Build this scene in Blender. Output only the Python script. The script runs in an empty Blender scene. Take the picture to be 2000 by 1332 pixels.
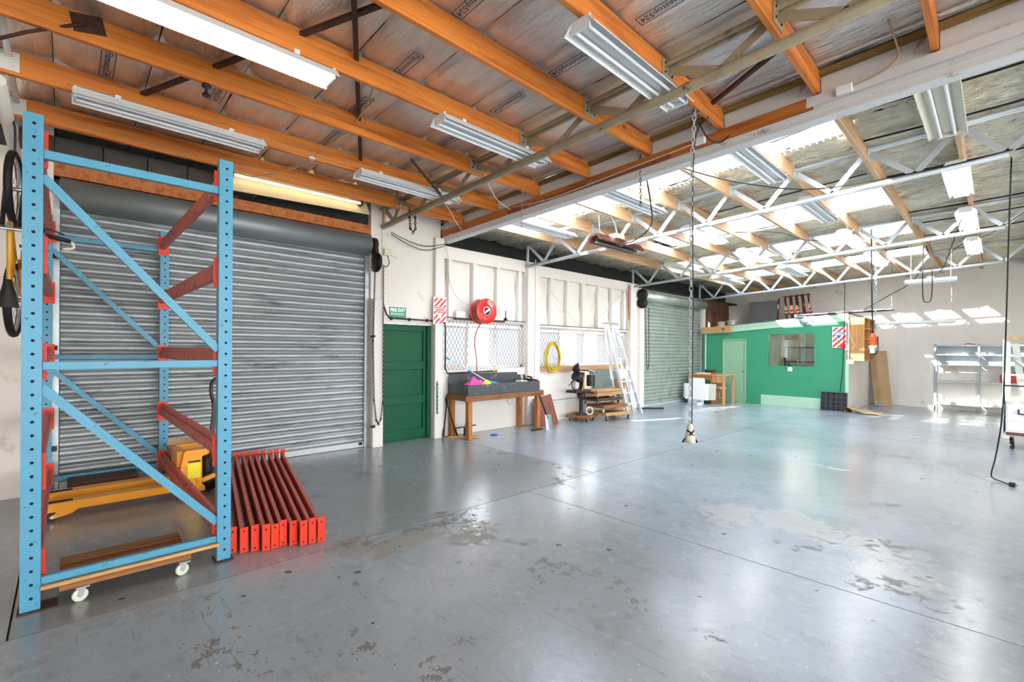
import bpy, math, random
from mathutils import Vector as V, Matrix, Euler, noise as mnoise
random.seed(7)
S = bpy.context.scene
COL = S.collection
PI = math.pi
R = math.radians

# ------------------------------------------------------------------ camera
YAW, ROLL, FPX = R(46.2), R(0.4), 910.0
cam_d = bpy.data.cameras.new('camera')
cam = bpy.data.objects.new('camera', cam_d); COL.objects.link(cam)
cam_d.sensor_width = 36.0; cam_d.sensor_fit = 'HORIZONTAL'
cam_d.lens = 36.0 * FPX / 2000.0
cam_d.shift_y = 15.0 / 2000.0
cam_d.clip_start = 0.05; cam_d.clip_end = 200
cam.matrix_world = (Matrix.Translation((0, 0, 1.6)) @ Matrix.Rotation(YAW, 4, 'Z')
                    @ Matrix.Rotation(PI / 2, 4, 'X') @ Matrix.Rotation(ROLL, 4, 'Z'))
S.camera = cam

# ------------------------------------------------------------------ world, sun, exposure
S.view_settings.view_transform = 'Standard'
S.view_settings.look = 'None'
S.view_settings.gamma = 1.0
S.view_settings.use_curve_mapping = False
S.view_settings.exposure = 1.78
w = bpy.data.worlds.new('sky'); S.world = w; w.use_nodes = True
nt = w.node_tree; nt.nodes.clear()
wo = nt.nodes.new('ShaderNodeOutputWorld'); bg = nt.nodes.new('ShaderNodeBackground')
tc = nt.nodes.new('ShaderNodeTexCoord'); sp = nt.nodes.new('ShaderNodeSeparateXYZ'); rp = nt.nodes.new('ShaderNodeValToRGB')
rp.color_ramp.elements[0].position = 0.0; rp.color_ramp.elements[0].color = (0.98, 0.97, 0.95, 1)
rp.color_ramp.elements[1].position = 0.9; rp.color_ramp.elements[1].color = (0.62, 0.78, 1.0, 1)
nt.links.new(tc.outputs['Generated'], sp.inputs[0]); nt.links.new(sp.outputs['Z'], rp.inputs[0])
nt.links.new(rp.outputs[0], bg.inputs[0]); nt.links.new(bg.outputs[0], wo.inputs[0])
bg.inputs[1].default_value = 3.0
SUN_DIR = V((0.40, 1.0, -0.43)).normalized()
sd = bpy.data.lights.new('sun', 'SUN'); sd.energy = 12.0; sd.angle = R(0.6); sd.color = (1.0, 0.90, 0.74)
sun = bpy.data.objects.new('sun', sd); COL.objects.link(sun)
sun.rotation_euler = SUN_DIR.to_track_quat('-Z', 'Y').to_euler(); sun.location = (-20, -50, 25)
TUBE = 8.0          # emission strength of a lit fluorescent tube

FS = -0.006
def fz(y): return FS * y          # the floor falls very slightly towards the far end
def zf(x): return 3.975 + (x + 6.4) * 0.0375      # roof underside, front bay
def zr(x): return 3.925 + (x + 6.2) * 0.0440      # roof underside, rear bays

# ------------------------------------------------------------------ materials
def lin(c):
    if isinstance(c, str):
        c = [int(c[i:i + 2], 16) / 255 for i in (0, 2, 4)]
    return tuple(((v / 12.92) if v <= 0.04045 else ((v + 0.055) / 1.055) ** 2.4) for v in c)
def mulc(c, k): return tuple(min(1.0, v * k) for v in c)
MATS = {}
def newmat(name):
    m = bpy.data.materials.new(name); m.use_nodes = True
    n = m.node_tree; n.nodes.clear()
    o = n.nodes.new('ShaderNodeOutputMaterial'); b = n.nodes.new('ShaderNodeBsdfPrincipled')
    n.links.new(b.outputs[0], o.inputs[0])
    MATS[name] = m
    return m, n, b, o
def nd(n, t, **kw):
    x = n.nodes.new(t)
    for k, v in kw.items():
        if k in x.inputs: x.inputs[k].default_value = v
        else: setattr(x, k, v)
    return x
def ramp(n, f, stops):
    r = n.nodes.new('ShaderNodeValToRGB'); e = r.color_ramp.elements
    while len(e) < len(stops): e.new(0.5)
    for i, (p, c) in enumerate(stops):
        e[i].position = p; e[i].color = (c[0], c[1], c[2], 1) if not isinstance(c, float) else (c, c, c, 1)
    n.links.new(f, r.inputs[0]); return r
def mixc(n, fac, a, b):
    m = n.nodes.new('ShaderNodeMix'); m.data_type = 'RGBA'
    for s, v in ((0, fac), (6, a), (7, b)):
        if hasattr(v, 'is_linked') or hasattr(v, 'links'): n.links.new(v, m.inputs[s])
        elif s == 0: m.inputs[0].default_value = v
        else: m.inputs[s].default_value = (v[0], v[1], v[2], 1)
    return m.outputs[2]
def mth(n, op, a, b=None, c=None, clamp=False):
    m = n.nodes.new('ShaderNodeMath'); m.operation = op; m.use_clamp = clamp
    for i, v in enumerate((a, b, c)):
        if v is None: continue
        if isinstance(v, (int, float)): m.inputs[i].default_value = v
        else: n.links.new(v, m.inputs[i])
    return m.outputs[0]
def coords(n, scale=(1, 1, 1), world=False):
    mp = n.nodes.new('ShaderNodeMapping'); mp.inputs['Scale'].default_value = scale
    if world: g = n.nodes.new('ShaderNodeNewGeometry'); n.links.new(g.outputs['Position'], mp.inputs[0])
    else: t = n.nodes.new('ShaderNodeTexCoord'); n.links.new(t.outputs['Object'], mp.inputs[0])
    return mp.outputs[0]
def noise(n, co, scale, detail=4, rough=0.55, dist=0.0):
    x = nd(n, 'ShaderNodeTexNoise', Scale=scale, Detail=detail, Roughness=rough, Distortion=dist)
    n.links.new(co, x.inputs['Vector']); return x.outputs[0]
def bump(n, b, h, strength=0.2, dist=0.01):
    x = nd(n, 'ShaderNodeBump', Strength=strength, Distance=dist)
    n.links.new(h, x.inputs['Height']); n.links.new(x.outputs[0], b.inputs['Normal'])

def mat(name, col, rough=0.55, metal=0.0, var=0.12, scale=6.0, stretch=(1, 1, 1), dirt=None, dirt_amt=0.3, dirt_scale=4.0,
        bmp=0.0, bscale=30.0, world=False, spec=None):
    if name in MATS: return MATS[name]
    m, n, b, o = newmat(name)
    c = lin(col); co = coords(n, stretch, world)
    f = noise(n, co, scale)
    out = ramp(n, f, [(0.3, mulc(c, 1 - var)), (0.7, mulc(c, 1 + var))]).outputs[0]
    if dirt:
        f2 = noise(n, co, dirt_scale, 6, 0.7)
        k = ramp(n, f2, [(0.62 - dirt_amt * 0.3, 0.0), (0.68, 1.0)])
        out = mixc(n, k.outputs[0], out, lin(dirt))
    n.links.new(out, b.inputs['Base Color'])
    b.inputs['Roughness'].default_value = rough; b.inputs['Metallic'].default_value = metal
    if spec is not None: b.inputs['Specular IOR Level'].default_value = spec
    if bmp: bump(n, b, noise(n, co, bscale, 3), bmp, 0.004)
    return m
def wood(name, c1, c2, axis=1, rough=0.6, knots=True, sc=1.0, bmp=0.15):
    m, n, b, o = newmat(name)
    s = [9 * sc] * 3; s[axis] = 0.55 * sc
    co = coords(n, tuple(s), True)
    f = noise(n, co, 1.6, 5, 0.6, 0.6)
    col = ramp(n, f, [(0.28, lin(c1)), (0.52, mulc(lin(c2), 0.9)), (0.74, lin(c2))]).outputs[0]
    s2 = [60 * sc] * 3; s2[axis] = 1.2 * sc
    f2 = noise(n, coords(n, tuple(s2), True), 1.0, 3)
    col = mixc(n, mth(n, 'MULTIPLY', ramp(n, f2, [(0.35, 1.0), (0.6, 0.0)]).outputs[0], 0.25), col, mulc(lin(c1), 0.6))
    if knots:
        s3 = [3.2 * sc] * 3; s3[axis] = 1.5 * sc
        vo = nd(n, 'ShaderNodeTexVoronoi', Scale=1.0); n.links.new(coords(n, tuple(s3), True), vo.inputs['Vector'])
        k = ramp(n, vo.outputs['Distance'], [(0.035, 1.0), (0.10, 0.0)])
        col = mixc(n, mth(n, 'MULTIPLY', k.outputs[0], 0.7), col, mulc(lin(c1), 0.35))
    n.links.new(col, b.inputs['Base Color']); b.inputs['Roughness'].default_value = rough
    bump(n, b, f2, bmp, 0.003)
    return m
def emit(name, col, st):
    m = bpy.data.materials.new(name); m.use_nodes = True; n = m.node_tree; n.nodes.clear()
    o = n.nodes.new('ShaderNodeOutputMaterial'); e = nd(n, 'ShaderNodeEmission', Strength=st)
    e.inputs[0].default_value = (*lin(col), 1); n.links.new(e.outputs[0], o.inputs[0]); MATS[name] = m; return m
def sheer(name, col, transp, rough=0.4):
    """light-passing sheet: part clear, part scattering"""
    m = bpy.data.materials.new(name); m.use_nodes = True; n = m.node_tree; n.nodes.clear()
    o = n.nodes.new('ShaderNodeOutputMaterial'); t = n.nodes.new('ShaderNodeBsdfTransparent'); d = n.nodes.new('ShaderNodeBsdfTranslucent')
    mx = n.nodes.new('ShaderNodeMixShader'); mx.inputs[0].default_value = 1 - transp
    c = lin(col); t.inputs[0].default_value = (*c, 1); d.inputs[0].default_value = (*c, 1)
    n.links.new(t.outputs[0], mx.inputs[1]); n.links.new(d.outputs[0], mx.inputs[2]); n.links.new(mx.outputs[0], o.inputs[0])
    MATS[name] = m; return m

# ------------------------------------------------------------------ mesh builder
WL = {}                                   # world base point of every thing that parents parts
class MB:
    def __init__(s): s.v = []; s.f = []; s.s = []
    def add(s, vs, fs, smooth=False, M=None):
        k = len(s.v)
        for p in vs:
            p = V(p); s.v.append(M @ p if M is not None else p)
        for f in fs: s.f.append(tuple(i + k for i in f)); s.s.append(smooth)
        return s
    def box(s, x0, x1, y0, y1, z0, z1, b=0.0, M=None):
        if b <= 0:
            vs = [(x, y, z) for x in (x0, x1) for y in (y0, y1) for z in (z0, z1)]
            fs = [(0, 1, 3, 2), (4, 6, 7, 5), (0, 4, 5, 1), (2, 3, 7, 6), (0, 2, 6, 4), (1, 5, 7, 3)]
            return s.add(vs, fs, False, M)
        vs = []; idx = {}
        X = (x0, x1); Y = (y0, y1); Z = (z0, z1)
        for i in (0, 1):
            for j in (0, 1):
                for k in (0, 1):
                    dx, dy, dz = (b, -b)[i], (b, -b)[j], (b, -b)[k]
                    for a in range(3):
                        idx[(i, j, k, a)] = len(vs)
                        p = [X[i] + dx, Y[j] + dy, Z[k] + dz]; p[a] = (X[i], Y[j], Z[k])[a]
                        vs.append(tuple(p))
        fs = []
        for a in range(3):
            u, w_ = [q for q in range(3) if q != a]
            for e in (0, 1):
                def key(m, q):
                    t = [0, 0, 0]; t[a] = e; t[u] = m; t[w_] = q; return idx[(*t, a)]
                fs.append((key(0, 0), key(1, 0), key(1, 1), key(0, 1)))
        for a in range(3):
            u, w_ = [q for q in range(3) if q != a]
            for m in (0, 1):
                for q in (0, 1):
                    t0 = [0, 0, 0]; t0[u] = m; t0[w_] = q; t1 = list(t0); t1[a] = 1
                    fs.append((idx[(*t0, u)], idx[(*t1, u)], idx[(*t1, w_)], idx[(*t0, w_)]))
        for i in (0, 1):
            for j in (0, 1):
                for k in (0, 1): fs.append(tuple(idx[(i, j, k, a)] for a in range(3)))
        return s.add(vs, fs, False, M)
    def frame(s, p, q, up=None):
        p = V(p); q = V(q); d = (q - p); L = d.length; d.normalize()
        u = V(up) if up is not None else (V((0, 0, 1)) if abs(d.z) < 0.95 else V((1, 0, 0)))
        a = d.cross(u); a.normalize(); c = a.cross(d)
        return Matrix(((a.x, d.x, c.x, p.x), (a.y, d.y, c.y, p.y), (a.z, d.z, c.z, p.z), (0, 0, 0, 1))), L
    def bar(s, p, q, w, h, up=None, b=0.0):
        """rectangular bar from p to q: w across, h along up"""
        M, L = s.frame(p, q, up)
        return s.box(-w / 2, w / 2, 0, L, -h / 2, h / 2, b, M)
    def cyl(s, p, q, r0, r1=None, n=14, caps=True):
        M, L = s.frame(p, q); r1 = r0 if r1 is None else r1
        vs = []
        for k, (r, y) in enumerate(((r0, 0), (r1, L))):
            for i in range(n):
                a = 2 * PI * i / n; vs.append((r * math.cos(a), y, r * math.sin(a)))
        s.add(vs, [(i, (i + 1) % n, n + (i + 1) % n, n + i) for i in range(n)], True, M)
        if caps:
            s.add(vs[:n], [tuple(range(n))], False, M); s.add(vs[n:], [tuple(range(n))], False, M)
        return s
    def tube(s, pts, r, n=6, closed=False):
        P = [V(p) for p in pts]
        if not closed and n <= 6 and len(P) > 2:           # round the bends of cables and hoses
            E_ = [P[0] * 2 - P[1]] + P + [P[-1] * 2 - P[-2]]; Q = []
            for i in range(1, len(E_) - 2):
                a, b_, c, d_ = E_[i - 1:i + 3]
                for j in range(5):
                    t = j / 5; Q.append(0.5 * (2 * b_ + (c - a) * t + (2 * a - 5 * b_ + 4 * c - d_) * t * t + (3 * b_ - a - 3 * c + d_) * t ** 3))
            P = Q + [P[-1]]
        N = len(P); k = len(s.v); last = None
        for i, p in enumerate(P):
            a = P[i - 1] if (i > 0 or closed) else P[i]; c = P[(i + 1) % N] if (i < N - 1 or closed) else P[i]
            d = (c - a).normalized()
            if last is None:
                u = V((0, 0, 1)) if abs(d.z) < 0.9 else V((1, 0, 0))
            else: u = last
            x = d.cross(u)
            if x.length < 1e-6: x = d.cross(V((0.3, 1, 0.2)))
            x.normalize(); y = x.cross(d); last = y
            for j in range(n):
                t = 2 * PI * j / n; s.v.append(p + (x * math.cos(t) + y * math.sin(t)) * r)
        for i in range(N if closed else N - 1):
            for j in range(n):
                A = k + i * n; B = k + ((i + 1) % N) * n
                s.f.append((A + j, A + (j + 1) % n, B + (j + 1) % n, B + j)); s.s.append(True)
        if not closed:
            s.f.append(tuple(k + j for j in range(n))); s.s.append(False)
            s.f.append(tuple(k + (N - 1) * n + j for j in range(n))); s.s.append(False)
        return s
    def ring(s, c, ax, Rr, r, n=28, m=8):
        ax = V(ax).normalized(); u = ax.orthogonal().normalized(); w_ = ax.cross(u)
        return s.tube([V(c) + (u * math.cos(2 * PI * i / n) + w_ * math.sin(2 * PI * i / n)) * Rr for i in range(n)], r, m, True)
    def lathe(s, prof, c=(0, 0, 0), ax=(0, 0, 1), n=24, smooth=True):
        q = V((0, 0, 1)).rotation_difference(V(ax)).to_matrix().to_4x4(); M = Matrix.Translation(c) @ q
        vs = [(r * math.cos(2 * PI * i / n), r * math.sin(2 * PI * i / n), z) for r, z in prof for i in range(n)]
        fs = []
        for k in range(len(prof) - 1):
            for i in range(n): fs.append((k * n + i, k * n + (i + 1) % n, (k + 1) * n + (i + 1) % n, (k + 1) * n + i))
        s.add(vs, fs, smooth, M)
        s.add(vs[:n], [tuple(range(n))], False, M); s.add(vs[-n:], [tuple(range(n))], False, M)
        return s
    def prism(s, poly, ext, smooth=False):
        """closed outline of 3-D points pushed along ext"""
        e = V(ext); P = [V(p) for p in poly]; n = len(P)
        vs = P + [p + e for p in P]
        s.add(vs, [tuple(range(n)), tuple(range(n, 2 * n))], False)
        return s.add(vs, [(i, (i + 1) % n, n + (i + 1) % n, n + i) for i in range(n)], smooth)
    def sheet(s, fn, nu, nv, smooth=True):
        vs = [fn(i / nu, j / nv) for i in range(nu + 1) for j in range(nv + 1)]
        return s.add(vs, [(i * (nv + 1) + j, (i + 1) * (nv + 1) + j, (i + 1) * (nv + 1) + j + 1, i * (nv + 1) + j + 1) for i in range(nu) for j in range(nv)], smooth)
    def mesh(s, name, m, off):
        me = bpy.data.meshes.new(name)
        me.from_pydata([tuple(p - off) for p in s.v], [], s.f)
        me.polygons.foreach_set('use_smooth', s.s)
        me.materials.append(MATS[m] if isinstance(m, str) else m)
        import bmesh
        bm = bmesh.new(); bm.from_mesh(me); bmesh.ops.recalc_face_normals(bm, faces=bm.faces); bm.to_mesh(me); bm.free()
        me.update(); return me
    def build(s, name, m, parent=None, kind=None, label=None):
        lo = V([min(p[i] for p in s.v) for i in range(3)]); hi = V([max(p[i] for p in s.v) for i in range(3)])
        off = (lo + hi) / 2
        if parent is None: off.z = lo.z
        o = bpy.data.objects.new(name, s.mesh(name, m, off)); COL.objects.link(o)
        WL[o] = off
        if parent is not None:
            o.parent = parent; o.location = off - WL[parent]
        else: o.location = off
        if kind: o['kind'] = kind
        if label: o['label'] = label
        return o

def thing(name, label, cat, loc=(0, 0, 0), group=None):
    o = bpy.data.objects.new(name, None); COL.objects.link(o); o.empty_display_size = 0.1
    o.location = loc; WL[o] = V(loc); o['label'] = label; o['category'] = cat
    if group: o['group'] = group
    return o
def tag(o, label, cat, group=None):
    o['label'] = label; o['category'] = cat
    if group: o['group'] = group
    return o
def struct(o): o['kind'] = 'structure'; return o
def dup(o, parent=None, label=None):
    c = o.copy(); COL.objects.link(c); c.parent = parent
    for ch in [q for q in KIDS.get(o, [])]: KIDS.setdefault(c, []).append(dup(ch, c))
    if label: c['label'] = label
    return c
KIDS = {}
def reg(root):
    """note the children of a finished thing so that dup() can copy them"""
    for o in list(WL):
        if o.parent is not None: KIDS.setdefault(o.parent, [])
        if o.parent is not None and o not in KIDS[o.parent]: KIDS[o.parent].append(o)
    return root
def share(o, parent, loc, rot=None):
    """another piece with the same mesh"""
    c = o.copy(); COL.objects.link(c); c.parent = parent; c.location = loc
    if rot: c.rotation_euler = rot
    return c
def text_mesh(txt, size, bold=0.0, align='CENTER'):
    cu = bpy.data.curves.new('print', 'FONT'); cu.body = txt; cu.size = size; cu.align_x = align; cu.align_y = 'CENTER'
    cu.offset = bold; cu.resolution_u = 2; cu.extrude = 0.0008
    t = bpy.data.objects.new('print', cu); COL.objects.link(t)
    bpy.context.view_layer.update()
    me = bpy.data.meshes.new_from_object(t.evaluated_get(bpy.context.evaluated_depsgraph_get()))
    bpy.data.objects.remove(t); return me
def text(name, txt, size, m, parent, M, bold=0.0, width=None):
    """flat lettering; M maps text axes (right, up, towards viewer) to world"""
    me = text_mesh(txt, size, bold)
    if width:
        xs = [v.co.x for v in me.vertices]; k = width / (max(xs) - min(xs))
        for v in me.vertices: v.co.x *= k
    me.materials.clear(); me.materials.append(MATS[m])
    o = bpy.data.objects.new(name, me); COL.objects.link(o)
    M = M.copy(); off = M.to_translation(); WL[o] = off
    if parent is not None: M.translation = off - WL[parent]; o.parent = parent
    o.matrix_local = M
    return o
def basis(o, x, y, z):
    x, y, z, o = V(x), V(y), V(z), V(o)
    return Matrix(((x.x, y.x, z.x, o.x), (x.y, y.y, z.y, o.y), (x.z, y.z, z.z, o.z), (0, 0, 0, 1)))
# ------------------------------------------------------------------ palette
mat('white_paint', 'E4DED5', 0.6, var=0.03, scale=3, dirt='B9AFA2', dirt_amt=0.05, dirt_scale=2.2, bmp=0.05, bscale=60)
mat('wall_paint', 'E6E0D7', 0.65, var=0.035, scale=1.5, dirt='CFC6B9', dirt_amt=0.02, dirt_scale=1.4, bmp=0.05, world=True)
mat('clean_white', 'EEEEEE', 0.45, var=0.02)
mat('beam_white', 'D9D6D2', 0.6, var=0.03, scale=2, dirt='A8988A', dirt_amt=0.05, dirt_scale=5)
mat('batten_white', 'EDEDEB', 0.35, var=0.02)
mat('batten_cream', 'D9D4BE', 0.4, var=0.04)
mat('tube_off', 'F2F4F5', 0.2, var=0.01)
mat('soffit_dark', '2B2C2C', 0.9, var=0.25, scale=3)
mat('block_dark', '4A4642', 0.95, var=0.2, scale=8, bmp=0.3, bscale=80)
mat('galv', 'A9B0B2', 0.38, 0.75, var=0.10, scale=14, dirt='7E8587', dirt_amt=0.2, dirt_scale=9)
mat('galv_curtain', 'A2A9AB', 0.46, 0.6, var=0.14, scale=3, stretch=(1, 0.25, 2), dirt='6F7678', dirt_amt=0.25, dirt_scale=5, world=True)
mat('zinc_drum', '8E9698', 0.5, 0.6, var=0.1, scale=3, stretch=(1, 0.3, 2), world=True)
mat('zinc_green', 'AEB8AC', 0.42, 0.55, var=0.10, scale=3, dirt='87928A', dirt_amt=0.25, dirt_scale=4, world=True)
mat('steel_tan', 'A89A7E', 0.45, 0.15, var=0.12, scale=5, dirt='6E4A2C', dirt_amt=0.10, dirt_scale=7)
mat('steel_grey', '9AA5AD', 0.45, 0.25, var=0.10, scale=6)
mat('steel_pale', 'C3C9CC', 0.45, 0.2, var=0.06, scale=6)
mat('steel_dark', '3A3936', 0.5, 0.5, var=0.2, scale=10)
mat('black_iron', '1B1817', 0.5, 0.3, var=0.2, scale=12)
mat('rust_iron', '3E2A20', 0.7, 0.2, var=0.3, scale=10)
mat('black_rubber', '141414', 0.6, var=0.15)
mat('black_plastic', '1E2022', 0.45, var=0.12)
mat('crate_grey', '4A4E55', 0.5, var=0.1)
mat('ladder_alu', 'DCE0E2', 0.35, 0.35, var=0.05)
mat('board_cream', 'CDBF92', 0.6, var=0.05)
mat('chrome', 'D5D8DA', 0.2, 0.95, var=0.05)
mat('alu', 'C9CDD0', 0.3, 0.8, var=0.06, scale=9)
mat('rack_blue', '4F98B5', 0.42, 0.05, var=0.06, scale=5, dirt='4B5A60', dirt_amt=0.02, dirt_scale=22)
mat('rack_red', 'CC6B5A', 0.5, 0.05, var=0.10, scale=6, dirt='7A3128', dirt_amt=0.2, dirt_scale=9)
mat('rack_orange', 'E4330A', 0.42, var=0.05, dirt='A83416', dirt_amt=0.03, dirt_scale=18)
mat('rust_plate', '4A2D20', 0.8, 0.1, var=0.25, scale=12)
mat('truck_yellow', 'F0A018', 0.35, var=0.05, dirt='B57A22', dirt_amt=0.06, dirt_scale=6)
mat('label_yellow', 'F4E21E', 0.5, var=0.03)
mat('door_green', '0A5232', 0.45, var=0.08, scale=2, spec=0.25)
mat('office_green', '349068', 0.5, var=0.05, scale=1.2)
mat('office_pale', 'A9CDB0', 0.5, var=0.05, scale=1.4)
mat('office_door', '8DB694', 0.45, var=0.05, scale=1.2)
mat('office_trim', 'BFD3BB', 0.5, var=0.04)
mat('sign_green', '119463', 0.4, var=0.02)
mat('sign_white', 'F2F2F2', 0.4, var=0.01)
mat('sign_red', 'E8342B', 0.4, var=0.02)
mat('sign_blue', '2C63B4', 0.4, var=0.02)
mat('stamp_blue', '3B5568', 0.6, var=0.05)
mat('reel_red', 'C9241C', 0.32, var=0.05)
mat('hose_red', 'B4503C', 0.6, var=0.1)
mat('hose_yellow', 'D3B81E', 0.4, var=0.15, scale=20)
mat('brass', 'B08D44', 0.3, 0.8, var=0.1)
mat('trough_grey', '4B4E50', 0.45, var=0.12, scale=6, dirt='7D8387', dirt_amt=0.1, dirt_scale=7)
mat('cardboard', 'B58E63', 0.8, var=0.10, scale=4)
mat('kraft', 'B79A72', 0.8, var=0.12, scale=3, bmp=0.3, bscale=9)
mat('caster_cream', 'DADCC6', 0.4, var=0.05)
mat('pink_cloth', 'EC4FA0', 0.8, var=0.15, scale=14)
mat('sky_blue', '2F9FD6', 0.4, var=0.05)
mat('jack_blue', '1E2C66', 0.4, var=0.1)
mat('lid_blue', '2458C8', 0.4, var=0.05)
mat('teal', '239B8B', 0.5, var=0.1)
mat('plug_orange', 'F2571C', 0.4, var=0.04)
mat('plug_grey', '9AA3AD', 0.4, var=0.05)
mat('cable_white', 'DAD3C6', 0.6, var=0.05)
mat('cable_tan', 'B79C73', 0.6, var=0.08)
mat('chalk_board', '6E7C78', 0.6, var=0.08, scale=2, dirt='5B6664', dirt_amt=0.2)
mat('grey_panel', '6B6C6A', 0.7, var=0.1)
mat('red_box', 'B03038', 0.5, var=0.1)
mat('bike_yellow', 'E2A414', 0.3, var=0.06)
mat('heater_brown', '6A3A2C', 0.45, 0.4, var=0.15, scale=9)
mat('bucket_cream', 'D6D2C0', 0.5, var=0.08, scale=9)
mat('stone', 'D8D3BD', 0.8, var=0.12, scale=25, bmp=0.3)
mat('strap_black', '17120F', 0.7, var=0.2)
mat('rear_red_timber', '8B4A2C', 0.7, var=0.2, scale=4, dirt='B58C84', dirt_amt=0.25, dirt_scale=2.5, world=True)
mat('hole_dark', '10181C', 0.9, var=0.0)
mat('mesh_grey', '6E7276', 0.6, 0.2, var=0.1)
mat('yard_wall', 'B2B8C0', 0.8, var=0.06, world=True)
mat('concrete_edge', '3A3B3A', 0.9, var=0.2)
mat('yard', 'C9C5BC', 0.9, var=0.1, world=True)
wood('purlin_front', 'A44F10', 'EE8C34', 1, 0.5)
wood('purlin_rear', 'B98A60', 'E0B78C', 1, 0.6)
wood('ledger_brown', '8A4418', 'CC7830', 0, 0.6, False)
wood('strip_old', '4A3618', '9A7A42', 0, 0.8, False)
wood('ply_brown', '6B3F20', 'A06A3A', 1, 0.65, False, 2.0)
wood('ply_tan', '9A7048', 'C99C66', 1, 0.6, False, 2.0)
wood('board_red', '5E2C20', '8A4A36', 2, 0.5, False)
wood('batten_wood', 'B07A40', 'E2B070', 1, 0.6, False, 2.0)
wood('bench_wood', '7A4318', 'C07C38', 2, 0.6, False, 2.0)
wood('bench_rail', '5E3A22', '9A6638', 1, 0.7, False, 2.0)
wood('sill_wood', '8A6242', 'C49A6C', 1, 0.7, False)
wood('pigeon_wood', '9A6434', 'C48E54', 2, 0.6, False)
wood('desk_wood', 'A87848', 'D8A870', 2, 0.5, False)
wood('chair_wood', '3A1E14', '6A3A26', 2, 0.6, False)
wood('dark_board', '2E2018', '5E4430', 1, 0.8, False, 2.0)
wood('frame_dark', '3A2418', '6E4A34', 2, 0.8, False)
emit('tube_lit', 'FFF6E4', TUBE)
emit('tube_office_fill', 'FFF8EC', 26)  # for the tube added out of sight to light the office interior
mat('ladder_pale', 'DADFD2', 0.5, var=0.05)
emit('tube_board', 'FFF2D8', 2.2)
emit('tube_cool', 'F8FBFF', TUBE * 1.6)
sheer('skylight', 'F2F8FF', 0.70)
sheer('frosted', '9A9B9E', 0.0)
m, n, b, o = newmat('glass')
b = n.nodes.new('ShaderNodeBsdfGlossy'); b.inputs['Roughness'].default_value = 0.02
tr = n.nodes.new('ShaderNodeBsdfTransparent'); mx = n.nodes.new('ShaderNodeMixShader'); mx.inputs[0].default_value = 0.14
n.links.new(tr.outputs[0], mx.inputs[1]); n.links.new(b.outputs[0], mx.inputs[2]); n.links.new(mx.outputs[0], o.inputs[0])

def foil(name, base, rough, wr, st, dark, crease_shade):
    m, n, b, o = newmat(name)
    co = coords(n, (1, 1, 1), True)
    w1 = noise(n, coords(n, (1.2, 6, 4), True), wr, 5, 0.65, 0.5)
    w2 = noise(n, coords(n, (30, 30, 30), True), 3.0, 2)
    big = noise(n, co, 0.9, 3)
    c = lin(base)
    cl = ramp(n, big, [(0.35, mulc(c, 0.86)), (0.65, mulc(c, 1.05))]).outputs[0]
    cl = mixc(n, mth(n, 'MULTIPLY', ramp(n, w1, [(0.34, 1.0), (0.56, 0.0)]).outputs[0], crease_shade), cl, mulc(c, 0.30))      # dark reflections in the creases, painted into the base colour
    n.links.new(cl, b.inputs['Base Color'])
    b.inputs['Metallic'].default_value = dark
    n.links.new(mth(n, 'MULTIPLY_ADD', w1, 0.25, rough - 0.1), b.inputs['Roughness'])
    h = mth(n, 'ADD', mth(n, 'MULTIPLY', w1, 1.0), mth(n, 'MULTIPLY', w2, 0.15))
    bump(n, b, h, st, 0.08)
foil('foil_front', 'EAE6DE', 0.30, 2.0, 0.40, 0.82, 0.25)
foil('foil_rear', 'FBF4DC', 0.30, 3.4, 1.0, 0.6, 0.5)

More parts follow.
